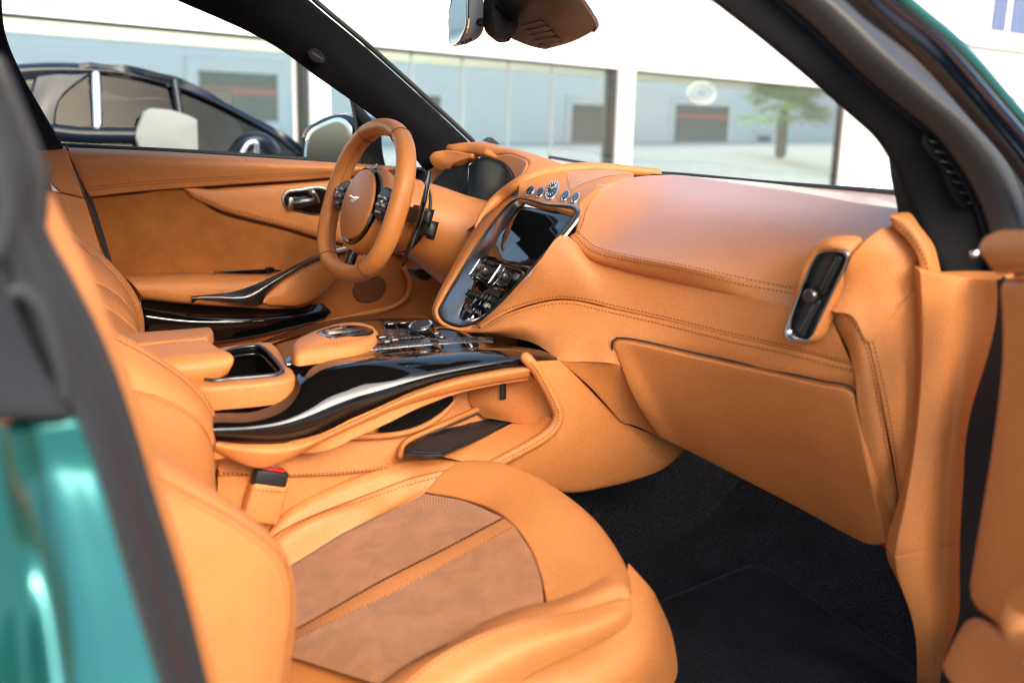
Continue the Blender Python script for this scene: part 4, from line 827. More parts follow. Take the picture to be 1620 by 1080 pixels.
# right-hand end of the dash
V1 = [(1305, 500, 'y', -.59), (1322, 522, 'y', -.615), (1340, 548, 'y', -.635), (1352, 593, 'y', -.655), (1357, 640, 'y', -.658), (1375, 740, 'y', -.66), (1407, 846, 'y', -.66)]
V2 = [(1308, 468, 'y', -.60), (1337, 486, 'y', -.638), (1357, 509, 'y', -.66), (1373, 540, 'y', -.672), (1384, 578, 'y', -.68), (1396, 640, 'y', -.684), (1411, 725, 'y', -.684), (1427, 815, 'y', -.68)]
c1, c2 = spline(P3(V1), 24), spline(P3(V2), 24)
er = panel('end_roll', [c1, [(a+b)/2+nrm(CAM-a)*.005 for a, b in zip(c1, c2)], c2], None, TL, da, nu=12, nv=50, r=.004, depth=.015, edges='B')
seam(er, 'B', .004, da)
s = panel('end_panel_upper', [P3([(1312, 490, 'y', -.622), (1332, 452, 'y', -.641), (1349, 404, 'y', -.667), (1395, 362, 'y', -.670), (1440, 352, 'y', -.68)]), P3([(1316, 491, 'y', -.629), (1350, 458, 'y', -.652), (1380, 425, 'y', -.670), (1412, 402, 'y', -.685), (1450, 395, 'y', -.70)]), P3([(1321, 493, 'y', -.634), (1350, 502, 'y', -.656), (1374, 543, 'y', -.675), (1413, 499, 'y', -.692), (1455, 449, 'y', -.705)])], None, TL, da, nu=14, nv=30, r=.002, depth=.003, edges='BR')
s2 = panel('end_panel_lower', [P3([(1374, 543, 'y', -.675), (1413, 499, 'y', -.692), (1456, 449, 'y', -.705)]), P3([(1392, 620, 'y', -.686), (1425, 600, 'y', -.70), (1460, 580, 'y', -.71)]), P3([(1410, 720, 'y', -.686), (1428, 715, 'y', -.70), (1448, 710, 'y', -.71)]), P3([(1427, 825, 'y', -.68), (1432, 825, 'y', -.69), (1438, 820, 'y', -.70)])], None, TL, da, nu=20, nv=14, r=.003, depth=.015, edges='TL')
seam(s2, 'L', .005, da)
# side air vent with its leather hood
vf = [(1240, 526), (1245, 510), (1258, 478), (1275, 438), (1288, 411), (1298, 398), (1316, 394.5), (1341, 397), (1346, 404), (1342, 418), (1328, 446), (1309, 485), (1296, 512), (1286, 532), (1277, 540), (1259, 540), (1244, 535)]
vo = [(1235, 526), (1239, 506), (1248, 466), (1263, 421), (1277, 394), (1293, 380), (1318, 374), (1347, 378), (1353, 392), (1347, 419), (1333, 449), (1314, 488), (1301, 515), (1290, 536), (1279, 545), (1258, 545), (1240, 539)]
FV_ = field([(1320, 395, 'y', -.637), (1265, 535, 'y', -.590), (1345, 400, 'y', -.657), (1242, 530, 'y', -.564), (1250, 490, 'y', -.568), (1300, 500, 'y', -.620)])
vn = nrm(np.cross(FV_(1345, 400)-FV_(1265, 535), FV_(1242, 530)-FV_(1300, 500))); vn = vn if vn @ (CAM-FV_(1290, 470)) > 0 else -vn
vmid = [((a+c)/2, (b+d)/2) for (a, b), (c, d) in zip(vo, vf)]
vh = panel('vent_hood', [[FV_(*p)-vn*(.010 if i_ in (2, 3, 4, 5, 6) else .022) for i_, p in enumerate(vo)], [FV_(a*.75+c*.25, b*.75+d*.25)-vn*(.0 if i_ in (3, 4, 5, 6) else .012) for i_, ((a, b), (c, d)) in enumerate(zip(vo, vf))], [FV_(*p)+vn*(.004 if i_ in (3, 4, 5, 6) else -.006) for i_, p in enumerate(vmid)], [FV_(*p)+vn*.002 for p in vf], [FV_(*p)-vn*.010 for p in vf]], None, TL, da, nu=20, nv=80, closed=True, edges='', r=.001)
va = empty('side_vent', (0, 0, 0), car)
cvf = (sum(p[0] for p in vf)/len(vf), sum(p[1] for p in vf)/len(vf))
def vs_c(k, o): return [FV_(cvf[0]+(x-cvf[0])*k, cvf[1]+(y-cvf[1])*(1-(1-k)*.45))+vn*o for x, y in vf]
panel('vent_frame', [vs_c(1.0, -.004), vs_c(.99, .003), vs_c(.90, .003), vs_c(.80, -.004), vs_c(.77, -.014)], None, M['vent_metal'], va, nu=16, nv=80, closed=True, edges='', r=.001)
fill('vent_depth', vs_c(.84, -.0125), None, M['dark_opening'], va, n=60, r=.001, depth=.002)
for (x0, y0, x1, y1) in ((1323, 409, 1297, 462), (1290, 478, 1265, 528)):
    tube('vent_vane', [FV_(x0, y0)-vn*.007, FV_((x0+x1)/2, (y0+y1)/2)-vn*.005, FV_(x1, y1)-vn*.007], .0085, M['black_plastic'], va, k=12, sec=(.9, .7))
    tube('vane_slot', [FV_(x0-2, y0+6)+vn*.0008, FV_(x1+2, y1-6)+vn*.0008], .0016, M['satin_dark_metal'], va, k=8)
lathe('vent_knob', FV_(1286, 467)-vn*.004, vn, [(.010, -.006), (.0115, .008), (.010, .014), (.0085, .0155), (0, .0155)], M['satin_dark_metal'], va, k=24)
lathe('knob_face', FV_(1286, 467)+vn*.0112, vn, [(.008, 0), (.0075, .0008), (0, .001)], M['brown_plastic'], va, k=24)
# ---------------------------------------------------------------- NEAR WINDSCREEN PILLAR, JAMB
np_ = part('near_windscreen_pillar'); np_['label'] = 'black suede windscreen pillar with slotted vent on the passenger side'
pl_ = [(1040, -70, .585), (1117, 0, .60), (1190, 60, .615), (1277, 133, .635), (1347, 193, .655), (1387, 230, .665), (1413, 263, .675), (1433, 307, .68), (1447, 337, .685), (1457, 362, .69), (1478, 400, .70), (1492, 440, .705)]
pr_ = [(1170, -70, .63), (1238, -5, .645), (1293, 43, .66), (1360, 108, .68), (1420, 160, .695), (1476, 207, .71), (1518, 258, .72), (1549, 312, .725), (1562, 345, .73), (1570, 378, .735), (1574, 410, .735), (1578, 452, .735)]
panel('pillar_cover', [[V(x, y, 'y', -v) for x, y, v in pl_], [V(x, y, 'y', -v) for x, y, v in pr_]], None, M['black_suede'], np_, nu=16, nv=60, r=.014, depth=.06, bulge=.004)
panel('door_seal', [[V(x-7, y+4, 'y', -v-.012) for x, y, v in pr_], [V(x+42-4*i/11, y-14, 'y', -v-.045) for i, (x, y, v) in enumerate(pr_)], [V(x+94-44*i/11, y-10-12*i/11, 'y', -v-.04) for i, (x, y, v) in enumerate(pr_)]], None, M['grey_rubber'], np_, nu=16, nv=50, r=.008, depth=.03)
panel('seal_channel', [[V(x-12, y+6, 'y', -v-.004) for x, y, v in pr_], [V(x+70, y-10, 'y', -v-.02) for x, y, v in pr_], [V(x+150, y-12, 'y', -v-.03) for x, y, v in pr_]], None, M['black_rubber'], np_, nu=6, nv=30, edges='')
o2l = [(1275, -80), (1352, 0), (1450, 92), (1545, 196), (1600, 262), (1660, 350)]
o2r = [(1312, -80), (1386, -4), (1481, 76), (1560, 167), (1618, 236), (1680, 330)]
panel('outer_frame', [[V(x, y, 'y', -.80) for x, y in o2l], [V((x+X)/2, (y+Y)/2, 'y', -.83) for (x, y), (X, Y) in zip(o2l, o2r)], [V(x, y, 'y', -.82) for x, y in o2r]], None, M['grey_rubber'], np_, nu=10, nv=30, r=.004, depth=.02)
o3r = [(1345, -80), (1422, -4), (1510, 70), (1590, 160), (1650, 232), (1710, 320)]
panel('painted_edge', [[V(x-1, y, 'y', -.835) for x, y in o2r], [V((x+X)/2, (y+Y)/2, 'y', -.855) for (x, y), (X, Y) in zip(o2r, o3r)], [V(x, y, 'y', -.845) for x, y in o3r]], None, M['navy_paint'], np_, nu=10, nv=30, r=.003, depth=.02)
tube('paint_corner', [V(x+3, y-2, 'y', -.86) for x, y in o3r], .006, M['green_paint'], np_, n=30, k=10)
vl = [(1452, 226), (1455, 216), (1463, 213), (1472, 222), (1484, 240), (1504, 268), (1523, 298), (1542, 333), (1530, 332), (1513, 328), (1503, 314), (1490, 287), (1478, 262)]
vp = fill('pillar_vent', [V(x, y, 'y', -.712-.012*(y-213)/120) for x, y in vl], None, M['deep_black'], np_, n=60, r=.001, depth=.002, off=.006)
for i in range(7):
    t = i/6; x = 1468+t*60; y = 226+t*96
    boxm('slat', V(x, y, 'y', -.713-.012*(y-213)/120)+vp.n*.008, (.026-.010*abs(2*t-1)**2, .0028, .005), M['black_plastic'], vp.o, X=V(x+20, y+3, 'y', -.715)-V(x-20, y-3, 'y', -.709), Y=cu, Z=vp.n, bev=.001)
tf = panel('foot_trim', [[V(x, y, 'y', -v-.014) for x, y, v in [(1407, 350, .665), (1414, 362, .672), (1431, 378, .685), (1447, 402, .697), (1457, 430, .703)]], [V(x, y, 'y', -v-.020) for x, y, v in [(1409, 342, .667), (1427, 349, .677), (1444, 366, .690), (1463, 394, .702), (1474, 430, .706)]], [V(x, y, 'y', -v-.012) for x, y, v in [(1412, 337, .668), (1440, 335, .680), (1457, 357, .692), (1479, 388, .702), (1490, 430, .708)]]], None, TL, np_, nu=14, nv=30, r=.004, depth=.012, edges='TB', label='tan leather foot of the pillar')
seam(tf, 'T', .005, tf.o)
jb = part('door_jamb')
jl = [(1455, 428), (1459, 500), (1458, 580), (1450, 680), (1440, 750), (1428, 815), (1418, 860), (1416, 890), (1426, 930), (1440, 970), (1449, 1020), (1450, 1100)]
jc = [(1530, 440), (1530, 500), (1524, 580), (1510, 680), (1502, 750), (1497, 830), (1496, 880), (1494, 930), (1492, 980), (1490, 1030), (1486, 1100)]
jr = [(1583, 442), (1584, 480), (1577, 530), (1560, 590), (1544, 640), (1533, 700), (1530, 760), (1525, 840), (1524, 900), (1522, 980), (1500, 1040), (1490, 1100)]
a_, b_, c_ = (spline(pts([(x, y, -v) for (x, y) in cc], 'y'), 24) for cc, v in ((jl, .725), (jc, .755), (jr, .80)))
def jpart(i0, i1, nm):
    panel(nm, [a_[i0:i1], (a_*.5+b_*.5)[i0:i1]+nrm(CAM-a_[i0:i1])*.004, b_[i0:i1], c_[i0:i1]], None, TL, jb, nu=24, nv=40, r=.0015, depth=.03, edges='LRTB')
jpart(0, 15, 'upper_jamb'); jpart(14, 24, 'lower_jamb')
panel('jamb_back', [[W(.52, -.70, 1.12), W(.46, -.95, 1.12)], [W(.56, -.70, .4), W(.50, -.95, .4)]], None, M['black_rubber'], jb, edges='')
panel('hinge_gap', [[V(x-6, y, 'y', -.818) for x, y in jr], [V(x, y, 'd', 1.16) for x, y in [(1600, 440), (1600, 480), (1600, 530), (1600, 590), (1598, 640), (1596, 700), (1590, 760), (1570, 840), (1560, 900), (1560, 980), (1550, 1040), (1530, 1100)]]], None, M['black_suede'], jb, nu=6, nv=30, edges='')
tube('jamb_seal', [V(x+5, y, 'y', -.812) for x, y in jr], .004, M['black_rubber'], jb, n=40, k=10)
# ---------------------------------------------------------------- OPEN PASSENGER DOOR (right edge)
pd = part('passenger_door'); pd['label'] = 'open near door, tan leather, at the right edge'
dtp = panel('top_pad', [[(1547, 392, 'd', 1.06), (1552, 377, 'd', 1.06), (1572, 364, 'd', 1.05), (1620, 361, 'd', 1.0), (1760, 360, 'd', .86)], [(1548, 402, 'd', 1.055), (1558, 398, 'd', 1.045), (1580, 396, 'd', 1.02), (1630, 396, 'd', .97), (1760, 396, 'd', .83)], [(1574, 437, 'd', 1.05), (1582, 437, 'd', 1.04), (1600, 437, 'd', 1.02), (1640, 437, 'd', .97), (1760, 437, 'd', .84)]], None, TL, pd, nu=16, nv=30, r=.006, depth=.03)
seam(dtp, 'B', .006, pd)
lathe('door_pin', V(1543, 402, 'd', 1.052), -cf, [(.004, -.003), (.0042, .002), (.0025, .0045), (0, .005)], M['chrome'], pd, k=14)
mpd = panel('main_panel', [[(1576, 441, 'd', 1.06), (1600, 440, 'd', 1.03), (1650, 440, 'd', .97), (1760, 440, 'd', .85)], [(1581, 560, 'd', 1.07), (1600, 560, 'd', 1.04), (1650, 560, 'd', .97), (1760, 560, 'd', .84)], [(1566, 700, 'd', 1.09), (1590, 700, 'd', 1.05), (1650, 700, 'd', .98), (1760, 700, 'd', .84)], [(1546, 820, 'd', 1.11), (1575, 825, 'd', 1.06), (1640, 850, 'd', .98), (1760, 880, 'd', .84)], [(1531, 925, 'd', 1.12), (1535, 958, 'd', 1.10), (1565, 985, 'd', 1.06), (1640, 1060, 'd', .96), (1760, 1160, 'd', .84)]], None, TL, pd, nu=24, nv=24, r=.012, depth=.05)
panel('lower_panel', [[(1528, 978, 'd', 1.10), (1540, 972, 'd', 1.08), (1560, 985, 'd', 1.05), (1640, 1065, 'd', .95), (1760, 1165, 'd', .83)], [(1505, 1010, 'd', 1.10), (1525, 1020, 'd', 1.07), (1560, 1050, 'd', 1.03), (1640, 1110, 'd', .94), (1760, 1200, 'd', .83)], [(1484, 1055, 'd', 1.10), (1500, 1080, 'd', 1.07), (1530, 1110, 'd', 1.03), (1640, 1160, 'd', .94), (1760, 1260, 'd', .83)]], None, TL, pd, nu=14, nv=24, r=.008, depth=.03)
tube('armrest_end', [V(1650, 940, 'd', .90), V(1618, 955, 'd', .93), V(1612, 985, 'd', .93), V(1622, 1015, 'd', .92), V(1660, 1040, 'd', .88)], .016, TL, pd, n=30, k=12)
# ---------------------------------------------------------------- CENTRE CONSOLE
cc = part('centre_console')
# black gloss flank
r0 = [(320, 650, -.14), (345, 649, -.14), (395, 643, -.14), (432, 630, -.135), (456, 610, -.125), (474, 590, -.12), (505, 575, -.12), (560, 565, -.12), (640, 556.5, -.12), (740, 549.5, -.13), (820, 548, -.15), (866, 557, -.18), (884, 568, -.20)]
r1 = [(320, 660, -.17), (345, 658, -.17), (398, 655, -.17), (442, 642, -.168), (475, 620, -.165), (505, 600, -.165), (550, 584, -.165), (610, 573, -.168), (690, 564, -.172), (760, 557, -.178), (830, 555, -.185), (868, 561, -.195), (884, 568.6, -.20)]
r2 = [(320, 680, -.20), (345, 679, -.20), (400, 676, -.20), (450, 668, -.20), (500, 652, -.20), (545, 635, -.20), (590, 619, -.20), (650, 600, -.205), (720, 584, -.208), (785, 573, -.21), (840, 567, -.208), (870, 566, -.204), (884, 569.2, -.20)]
r3 = [(320, 697, -.195), (350, 697, -.195), (405, 698, -.195), (455, 696, -.195), (505, 686, -.195), (555, 663, -.195), (600, 643, -.20), (650, 620, -.205), (715, 598, -.208), (775, 585, -.21), (835, 575, -.21), (868, 571, -.206), (884, 570, -.20)]
panel('gloss_flank', [r0, r1, r2, r3], 'y', PB, cc, nu=26, nv=80, r=.002, depth=.02, edges='T')
ck0 = [(452, 577, -.085), (490, 566, -.085), (540, 559, -.085), (600, 552, -.085), (700, 543.5, -.085), (780, 541, -.09), (850, 548, -.12)]
panel('gloss_deck', [ck0, [(460, 600, -.118), (475, 589, -.118), (506, 575, -.118), (560, 565, -.118), (640, 556.5, -.118), (740, 549.5, -.128), (830, 550, -.152)]], 'y', PB, cc, nu=8, nv=50, r=.002, edges='TL')
panel('carbon_strip', [[(450, 568, -.06), (490, 557, -.06), (540, 550, -.06), (600, 544, -.06), (700, 535.5, -.06), (780, 533.5, -.06)], [(452, 576, -.083), (490, 565.5, -.083), (540, 558.5, -.083), (600, 551.5, -.083), (700, 543, -.083), (780, 540.5, -.085)]], 'y', M['carbon_fibre'], cc, nu=8, nv=50, r=.002, off=.002)
tube('bright_line', [V(455, 577, 'y', -.086), V(490, 566.5, 'y', -.086), V(600, 552.8, 'y', -.086), V(700, 544.3, 'y', -.086), V(780, 541.8, 'y', -.09)], .0014, M['chrome'], cc, n=40, k=6)
panel('console_top', [[(425, 542, .10), (470, 528, .10), (560, 506, .09), (640, 500, .09), (720, 505, .08)], [(445, 578, -.07), (490, 564, -.07), (600, 550, -.07), (700, 542, -.07), (790, 538, -.07)]], 'y', M['piano_black'], cc, nu=10, nv=30, r=.004, off=-.002)
panel('console_side_leather', [[(400, 545, .11), (470, 520, .11), (560, 500, .105), (640, 496, .10), (700, 505, .10)], [(340, 560, .17), (480, 530, .17), (600, 512, .15), (700, 515, .12)]], 'y', TL, cc, edges='')
boxm('tunnel_core', (-.45, .03, .60), (.9, .20, .40), M['tan_plastic'], cc, bev=.01)
# leather palm rest with a black touch window
hz = .882
hp = fill('palm_rest', [(460, 553), (464, 540), (480, 531), (505, 522), (535, 514.5), (568, 512), (590, 517), (600, 526), (595, 538), (570, 549), (525, 556), (490, 561), (470, 563)], ('z', hz-.004), TL, cc, n=80, r=.016, depth=.006, bulge=.008, off=.006, rings=10)
fill('touch_window', [(501, 525), (515, 519), (535, 514.5), (565, 514), (585, 518), (591, 522), (570, 527), (545, 530), (522, 533)], ('z', hz+.0095), PB, hp.o, n=50, r=.002, depth=.003)
for i in range(2): boxm('touch_key', V(532+i*24, 523.5-i*2.5, 'z', hz+.0102), (.034, .018, .002), M['satin_metal'] if i == 0 else M['satin_dark_metal'], hp.o, bev=.0005)
stitch_line('stitching', np.array([V(x, y, 'z', hz+.008) for x, y in [(470, 552), (490, 548), (530, 543), (570, 537), (592, 529)]]), np.array([[0, 0, 1.]]*5), M['thread'], hp.o)
# rotary controller and keys
kn = V(668, 524, 'y', -.01)
lathe('rotary_base', kn-np.array([0, 0, .012]), (0, 0, 1), [(.030, -.01), (.031, .002), (.028, .006), (0, .006)], PB, cc, k=32)
rk = lathe('rotary_controller', kn-np.array([0, 0, .004]), (-.25, -.1, 1), [(.0225, -.004), (.0235, .004), (.0225, .014), (.021, .0165), (.0185, .017), (0, .0165)], PB, cc, k=36)
lathe('controller_ring', kn-np.array([0, 0, .004]), (-.25, -.1, 1), [(.0205, .0168), (.021, .0185), (.019, .019), (.0175, .0178), (0, .0176)], M['chrome'], rk, k=36)
lathe('controller_face', kn-np.array([0, 0, .004]), (-.25, -.1, 1), [(.0165, .0178), (.016, .0192), (0, .0195)], M['brown_plastic'], rk, k=30)
panel('carbon_plate', [[(600, 512, .07), (640, 509, .07), (655, 510, .06)], [(604, 538, -.03), (650, 535, -.03), (690, 534, -.03)]], 'y', M['carbon_fibre'], cc, r=.002, off=.002)
for (x, y, w_) in ((618, 512, .020), (638, 510.5, .020), (605, 533, .022), (625, 537, .02), (690, 527, .014), (698, 533, .012), (612, 540, .016)):
    k_ = boxm('key', V(x, y, 'z', .8775), (w_, .016, .006), PB, cc, bev=.002)
    boxm('key_mark', V(x, y, 'z', .8812), (w_*.5, .002, .0008), M['white_frame'], k_, bev=0)
# cup holder well and its leather surround
cz = .853
ho = [(362, 555), (385, 550), (408, 548), (419, 553), (430, 564), (446, 584), (447, 590), (440, 594), (405, 598), (366, 601), (340, 604), (318, 600), (325, 575)]
oo = [(352, 549), (385, 544.5), (425, 541), (436, 547), (450, 566), (466, 588), (467, 597), (452, 602), (405, 608), (366, 611), (335, 614), (295, 612), (310, 570)]
panel('cup_surround', [[V(x, y, 'z', cz) for x, y in oo], [V(x, y, 'z', cz+.002) for x, y in [((a*.5+c*.5), (b*.5+d*.5)) for (a, b), (c, d) in zip(oo, ho)]], [V(x, y, 'z', cz) for x, y in ho]], None, TL, cc, nu=8, nv=70, closed=True, r=.006, depth=.03, edges='T')
hw = np.array([V(x, y, 'z', cz) for x, y in ho]); hc = hw.mean(0)
panel('cup_well', [[p for p in hw], [p+np.array([0, 0, -.02]) for p in hw], [hc+(p-hc)*.94+np.array([0, 0, -.075]) for p in hw]], None, PB, cc, nu=8, nv=70, closed=True, edges='', flip=False)
fill('well_floor', [hc+(p-hc)*.96+np.array([0, 0, -.070]) for p in hw], None, M['black_plastic'], cc, n=60, r=.001, depth=.002)
tube('well_rim', [hc+(p-hc)*.985+np.array([0, 0, .0015]) for p in hw], .0035, M['satin_dark_metal'], cc, closed=True, n=80, k=8)
tube('well_lip', [hc+(p-hc)*.90+np.array([0, 0, -.010]) for p in hw], .003, PB, cc, closed=True, n=80, k=8)
lathe('cup_clip', hc+np.array([.05, -.03, -.05]), (0, 0, 1), [(.014, -.02), (.015, .01), (.010, .014), (0, .014)], M['black_plastic'], cc, k=20)
panel('surround_side', [[(467, 595, -.10), (440, 604, -.105), (390, 609, -.11), (340, 611, -.113), (295, 610, -.115)], [(466, 606, -.112), (448, 620, -.118), (410, 632, -.122), (345, 641, -.125), (295, 643, -.127)], [(462, 615, -.112), (445, 632, -.118), (410, 645, -.122), (345, 656, -.124), (295, 658, -.125)]], 'y', TL, cc, nu=10, nv=40, r=.004, depth=.01, edges='')
# split armrest lids
def lid(nm, rows): return panel(nm, rows, 'y', TL, cc, nu=16, nv=30, r=.006, depth=.012)
lid('armrest_lid', [[(150, 531, .115), (205, 526, .115), (270, 521.5, .115), (334, 516.5, .115)], [(160, 540, .06), (212, 534, .06), (270, 529, .06), (337, 523, .06)], [(170, 549, .005), (220, 543.5, .005), (270, 539, .005), (329, 533, .005)]])
lid('armrest_lid', [[(170, 551, .0), (220, 545, .0), (270, 540, .0), (327, 535, .0)], [(190, 562, -.05), (240, 557, -.05), (290, 552, -.05), (347, 549, -.05)], [(205, 577, -.10), (255, 572, -.10), (310, 566, -.10), (370, 561, -.10)], [(230, 595, -.112), (275, 588, -.112), (320, 582, -.112), (372, 571, -.108)], [(260, 613, -.105), (300, 608, -.105), (340, 604, -.105), (362, 594, -.102)]])
# lower tan rail that sweeps under the flank
rt = [(342, 698, -.20), (405, 700, -.20), (455, 698, -.20), (505, 688, -.20), (555, 665, -.20), (600, 645, -.205), (650, 622, -.21), (715, 600, -.213), (775, 587, -.215), (838, 577, -.215)]
rb = [(340, 714, -.20), (380, 735, -.20), (412, 743, -.20), (440, 736, -.20), (500, 706, -.20), (555, 679, -.205), (640, 644, -.21), (715, 622, -.213), (775, 609, -.215), (838, 598, -.215)]
def mids(a, b, t, dv): return [(x*(1-t)+X*t, y*(1-t)+Y*t, v*(1-t)+U*t+dv) for (x, y, v), (X, Y, U) in zip(a, b)]
panel('lower_rail', [rt, mids(rt, rb, .35, -.012), mids(rt, rb, .7, -.008), rb], 'y', TL, cc, nu=14, nv=60, r=.005, depth=.022, edges='TB')
panel('lower_side', [[(342, 690, -.155), (400, 690, -.14), (520, 670, -.12), (640, 620, -.10), (760, 590, -.09), (850, 580, -.09)], [(345, 745, -.15), (430, 748, -.15), (540, 735, -.14), (640, 712, -.135), (720, 690, -.115), (840, 660, -.10)], [(340, 870, -.15), (430, 870, -.15), (540, 870, -.15), (640, 860, -.15), (720, 840, -.15), (800, 800, -.14)]], 'y', TL, cc, nu=16, nv=30, edges='')
sl_ = panel('lower_piping', [[(346, 742, -.152), (420, 745.5, -.152), (480, 745, -.150), (560, 741, -.145), (630, 730, -.145)], [(346, 752, -.154), (420, 756, -.154), (480, 755, -.152), (560, 751, -.148), (630, 740, -.146)]], 'y', TL, cc, nu=8, nv=40, r=.003, depth=.004, bulge=.003, off=.003)
seam(sl_, 'T', .003, cc); seam(sl_, 'B', .003, cc)
fill('cubby_void', [(600, 683), (612, 668), (650, 652), (690, 637), (715, 626), (718, 632), (700, 650), (672, 668), (640, 679)], ('y', -.139), M['deep_black'], cc, r=.001, depth=.002)
tube('cubby_lip', [V(520, 691, 'y', -.148), V(580, 690, 'y', -.145), (V(632, 686, 'y', -.142)), V(668, 675, 'y', -.14), V(700, 655, 'y', -.138), V(722, 630, 'y', -.134)], .005, TL, cc, n=30, k=8)
panel('cubby_end', [[(740, 606, -.098), (770, 600, -.13), (838, 592, -.20)], [(745, 640, -.105), (780, 640, -.14), (880, 640, -.205)], [(765, 660, -.115), (810, 668, -.15), (875, 680, -.205)]], 'y', TL, cc, edges='', nu=10, nv=16)
boxm('cubby_slot', V(796, 619, 'y', -.155), (.012, .006, .03), M['black_plastic'], cc, bev=.003)
tr = fill('phone_tray', [(640, 717), (646, 701), (712, 672), (778, 643), (800, 651), (823, 661), (762, 690), (700, 719), (668, 719)], ('z', .722), M['black_plastic'], cc, n=90, r=.001, depth=.002, sharp=True)
fill('tray_mat', [(650, 714), (656, 705), (716, 679), (775, 654), (812, 662), (755, 690), (696, 716)], ('z', .7235), M['black_rubber'], tr.o, n=60, r=.001, depth=.002, sharp=True)
panel('tray_wall', [[(640, 716, -.16), (646, 699, -.135), (712, 669, -.12), (778, 640, -.105)], [(642, 717, -.16), (648, 703, -.137), (714, 674, -.122), (780, 646, -.108)]], 'y', M['black_plastic'], cc, nu=6, nv=30, r=.001, edges='')
tube('tray_lip', [V(634, 720, 'y', -.165), V(641, 700, 'y', -.138), V(708, 668, 'y', -.122), V(776, 638.5, 'y', -.106)], .005, TL, cc, n=30, k=8)
panel('tray_shelf', [[(700, 722, -.19), (762, 694, -.17), (823, 664, -.15), (862, 658, -.20)], [(770, 738, -.222), (825, 712, -.222), (868, 684, -.222), (880, 662, -.222)]], 'y', TL, cc, nu=10, nv=24, edges='')
# knee panel and its stitched rim
kl = [(838, 572), (850, 588), (864, 612), (876, 636), (883, 655), (879, 672), (862, 690), (828, 710), (775, 738)]
kr = [(884, 570), (905, 588), (930, 611), (960, 643), (985, 666), (1015, 680), (1050, 692), (1078, 706), (1086, 714)]
kb = [(905, 784), (960, 775), (1010, 763), (1050, 748), (1075, 730), (1086, 715)]
kT = [V(838, 572, 'y', -.222), V(860, 570.5, 'y', -.214), V(884, 569.5, 'y', -.205)]
kR = [V(x, y, 'y', v) for x, y, v in [(884, 569.5, -.205), (915, 597, -.207), (945, 628, -.21), (985, 666, -.212), (1030, 686, -.214), (1070, 702, -.214), (1087, 714, -.212)]]
kL = [V(x, y, 'y', -.222) for x, y in kl]
kB = [V(x, y, 'y', v) for x, y, v in [(775, 738, -.222), (830, 768, -.208), (905, 785, -.195), (960, 776, -.197), (1010, 763, -.20), (1055, 744, -.206), (1087, 714, -.212)]]
panel('knee_panel', coons(kT, kB, kL, kR, 20, 40), None, TL, cc, nu=30, nv=50, r=.012, depth=.004, edges='B', bulge=.012)
rimk = [V(832, 566, 'y', -.222)]+[V(x, y, 'y', -.226) for x, y in kl]
tube('tray_rim', rimk, .0095, TL, cc, n=60, k=12)
kd = spline([V(x+7, y+2.5, 'y', -.2285) for x, y in kl], 80); stitch_line('stitching', kd, nrm(CAM-kd), M['thread'], cc, off=.002)
kd = spline([V(x+1, y, 'y', -.236) for x, y in kl], 80); stitch_line('stitching', kd, nrm(CAM-kd), M['thread'], cc, off=.001)
# ---------------------------------------------------------------- SEATS
ps = part('passenger_seat'); ps['label'] = 'near tan leather seat with perforated suede cushion'
# backrest: far bolster, middle, near wing
sil = [(90, 470, -.16), (140, 495, -.155), (182, 519, -.15), (233, 552, -.15), (273, 579, -.15), (307, 606, -.148), (333, 642, -.145), (347, 680, -.142), (348, 720, -.14), (338, 760, -.14)]
sm1 = [(90, 488, -.19), (140, 514, -.19), (197, 542, -.185), (247, 570, -.185), (293, 603, -.182), (320, 631, -.178), (337, 660, -.172), (344, 693, -.168), (343, 725, -.165), (333, 765, -.165)]
sm2 = [(90, 590, -.26), (150, 603, -.255), (208, 617, -.25), (250, 627, -.245), (293, 647, -.235), (318, 667, -.225), (333, 692, -.21), (338, 715, -.2), (336, 740, -.19), (328, 775, -.19)]
b1 = panel('backrest_bolster', [sil, sm1], 'y', TL, ps, nu=10, nv=60, r=.012, depth=.06, edges='T', bulge=.004)
b2 = panel('bolster_face', [sm1, mids(sm1, sm2, .5, -.012), sm2], 'y', TL, ps, nu=14, nv=60, r=.003, depth=.02, edges='TB')
b3 = panel('backrest_middle', [sm2, mids(sm2, [(60, 700, -.45), (120, 710, -.45), (190, 720, -.45), (230, 740, -.44), (270, 770, -.42), (300, 800, -.40), (330, 830, -.36), (345, 850, -.3), (350, 870, -.26), (350, 890, -.24)], .5, .02), [(60, 700, -.45), (120, 710, -.45), (190, 720, -.45), (230, 740, -.44), (270, 770, -.42), (300, 800, -.40), (330, 830, -.36), (345, 850, -.3), (350, 870, -.26), (350, 890, -.24)]], 'y', TL, ps, nu=14, nv=50, r=.003, depth=.02, edges='T')
seam(b1, 'B', .005, ps); seam(b3, 'T', .005, ps)
wS = [(150, 640, -.60), (215, 690, -.60), (242, 706, -.60), (300, 741, -.605), (360, 784, -.61), (410, 824, -.61), (445, 861, -.61), (463, 900, -.61), (470, 940, -.61), (468, 1000, -.61), (461, 1050, -.61), (452, 1110, -.61)]
wM = [(160, 700, -.655), (225, 735, -.655), (255, 757, -.655), (298, 781, -.655), (361, 815, -.655), (412, 849, -.652), (446, 883, -.648), (459, 918, -.645), (462, 950, -.645), (461, 985, -.645), (453, 1045, -.645), (444, 1115, -.645)]
wL = [(150, 760, -.675), (190, 800, -.68), (215, 820, -.68), (250, 850, -.68), (290, 880, -.68), (320, 910, -.68), (345, 940, -.68), (360, 965, -.68), (370, 990, -.68), (375, 1020, -.68), (378, 1060, -.68), (380, 1130, -.68)]
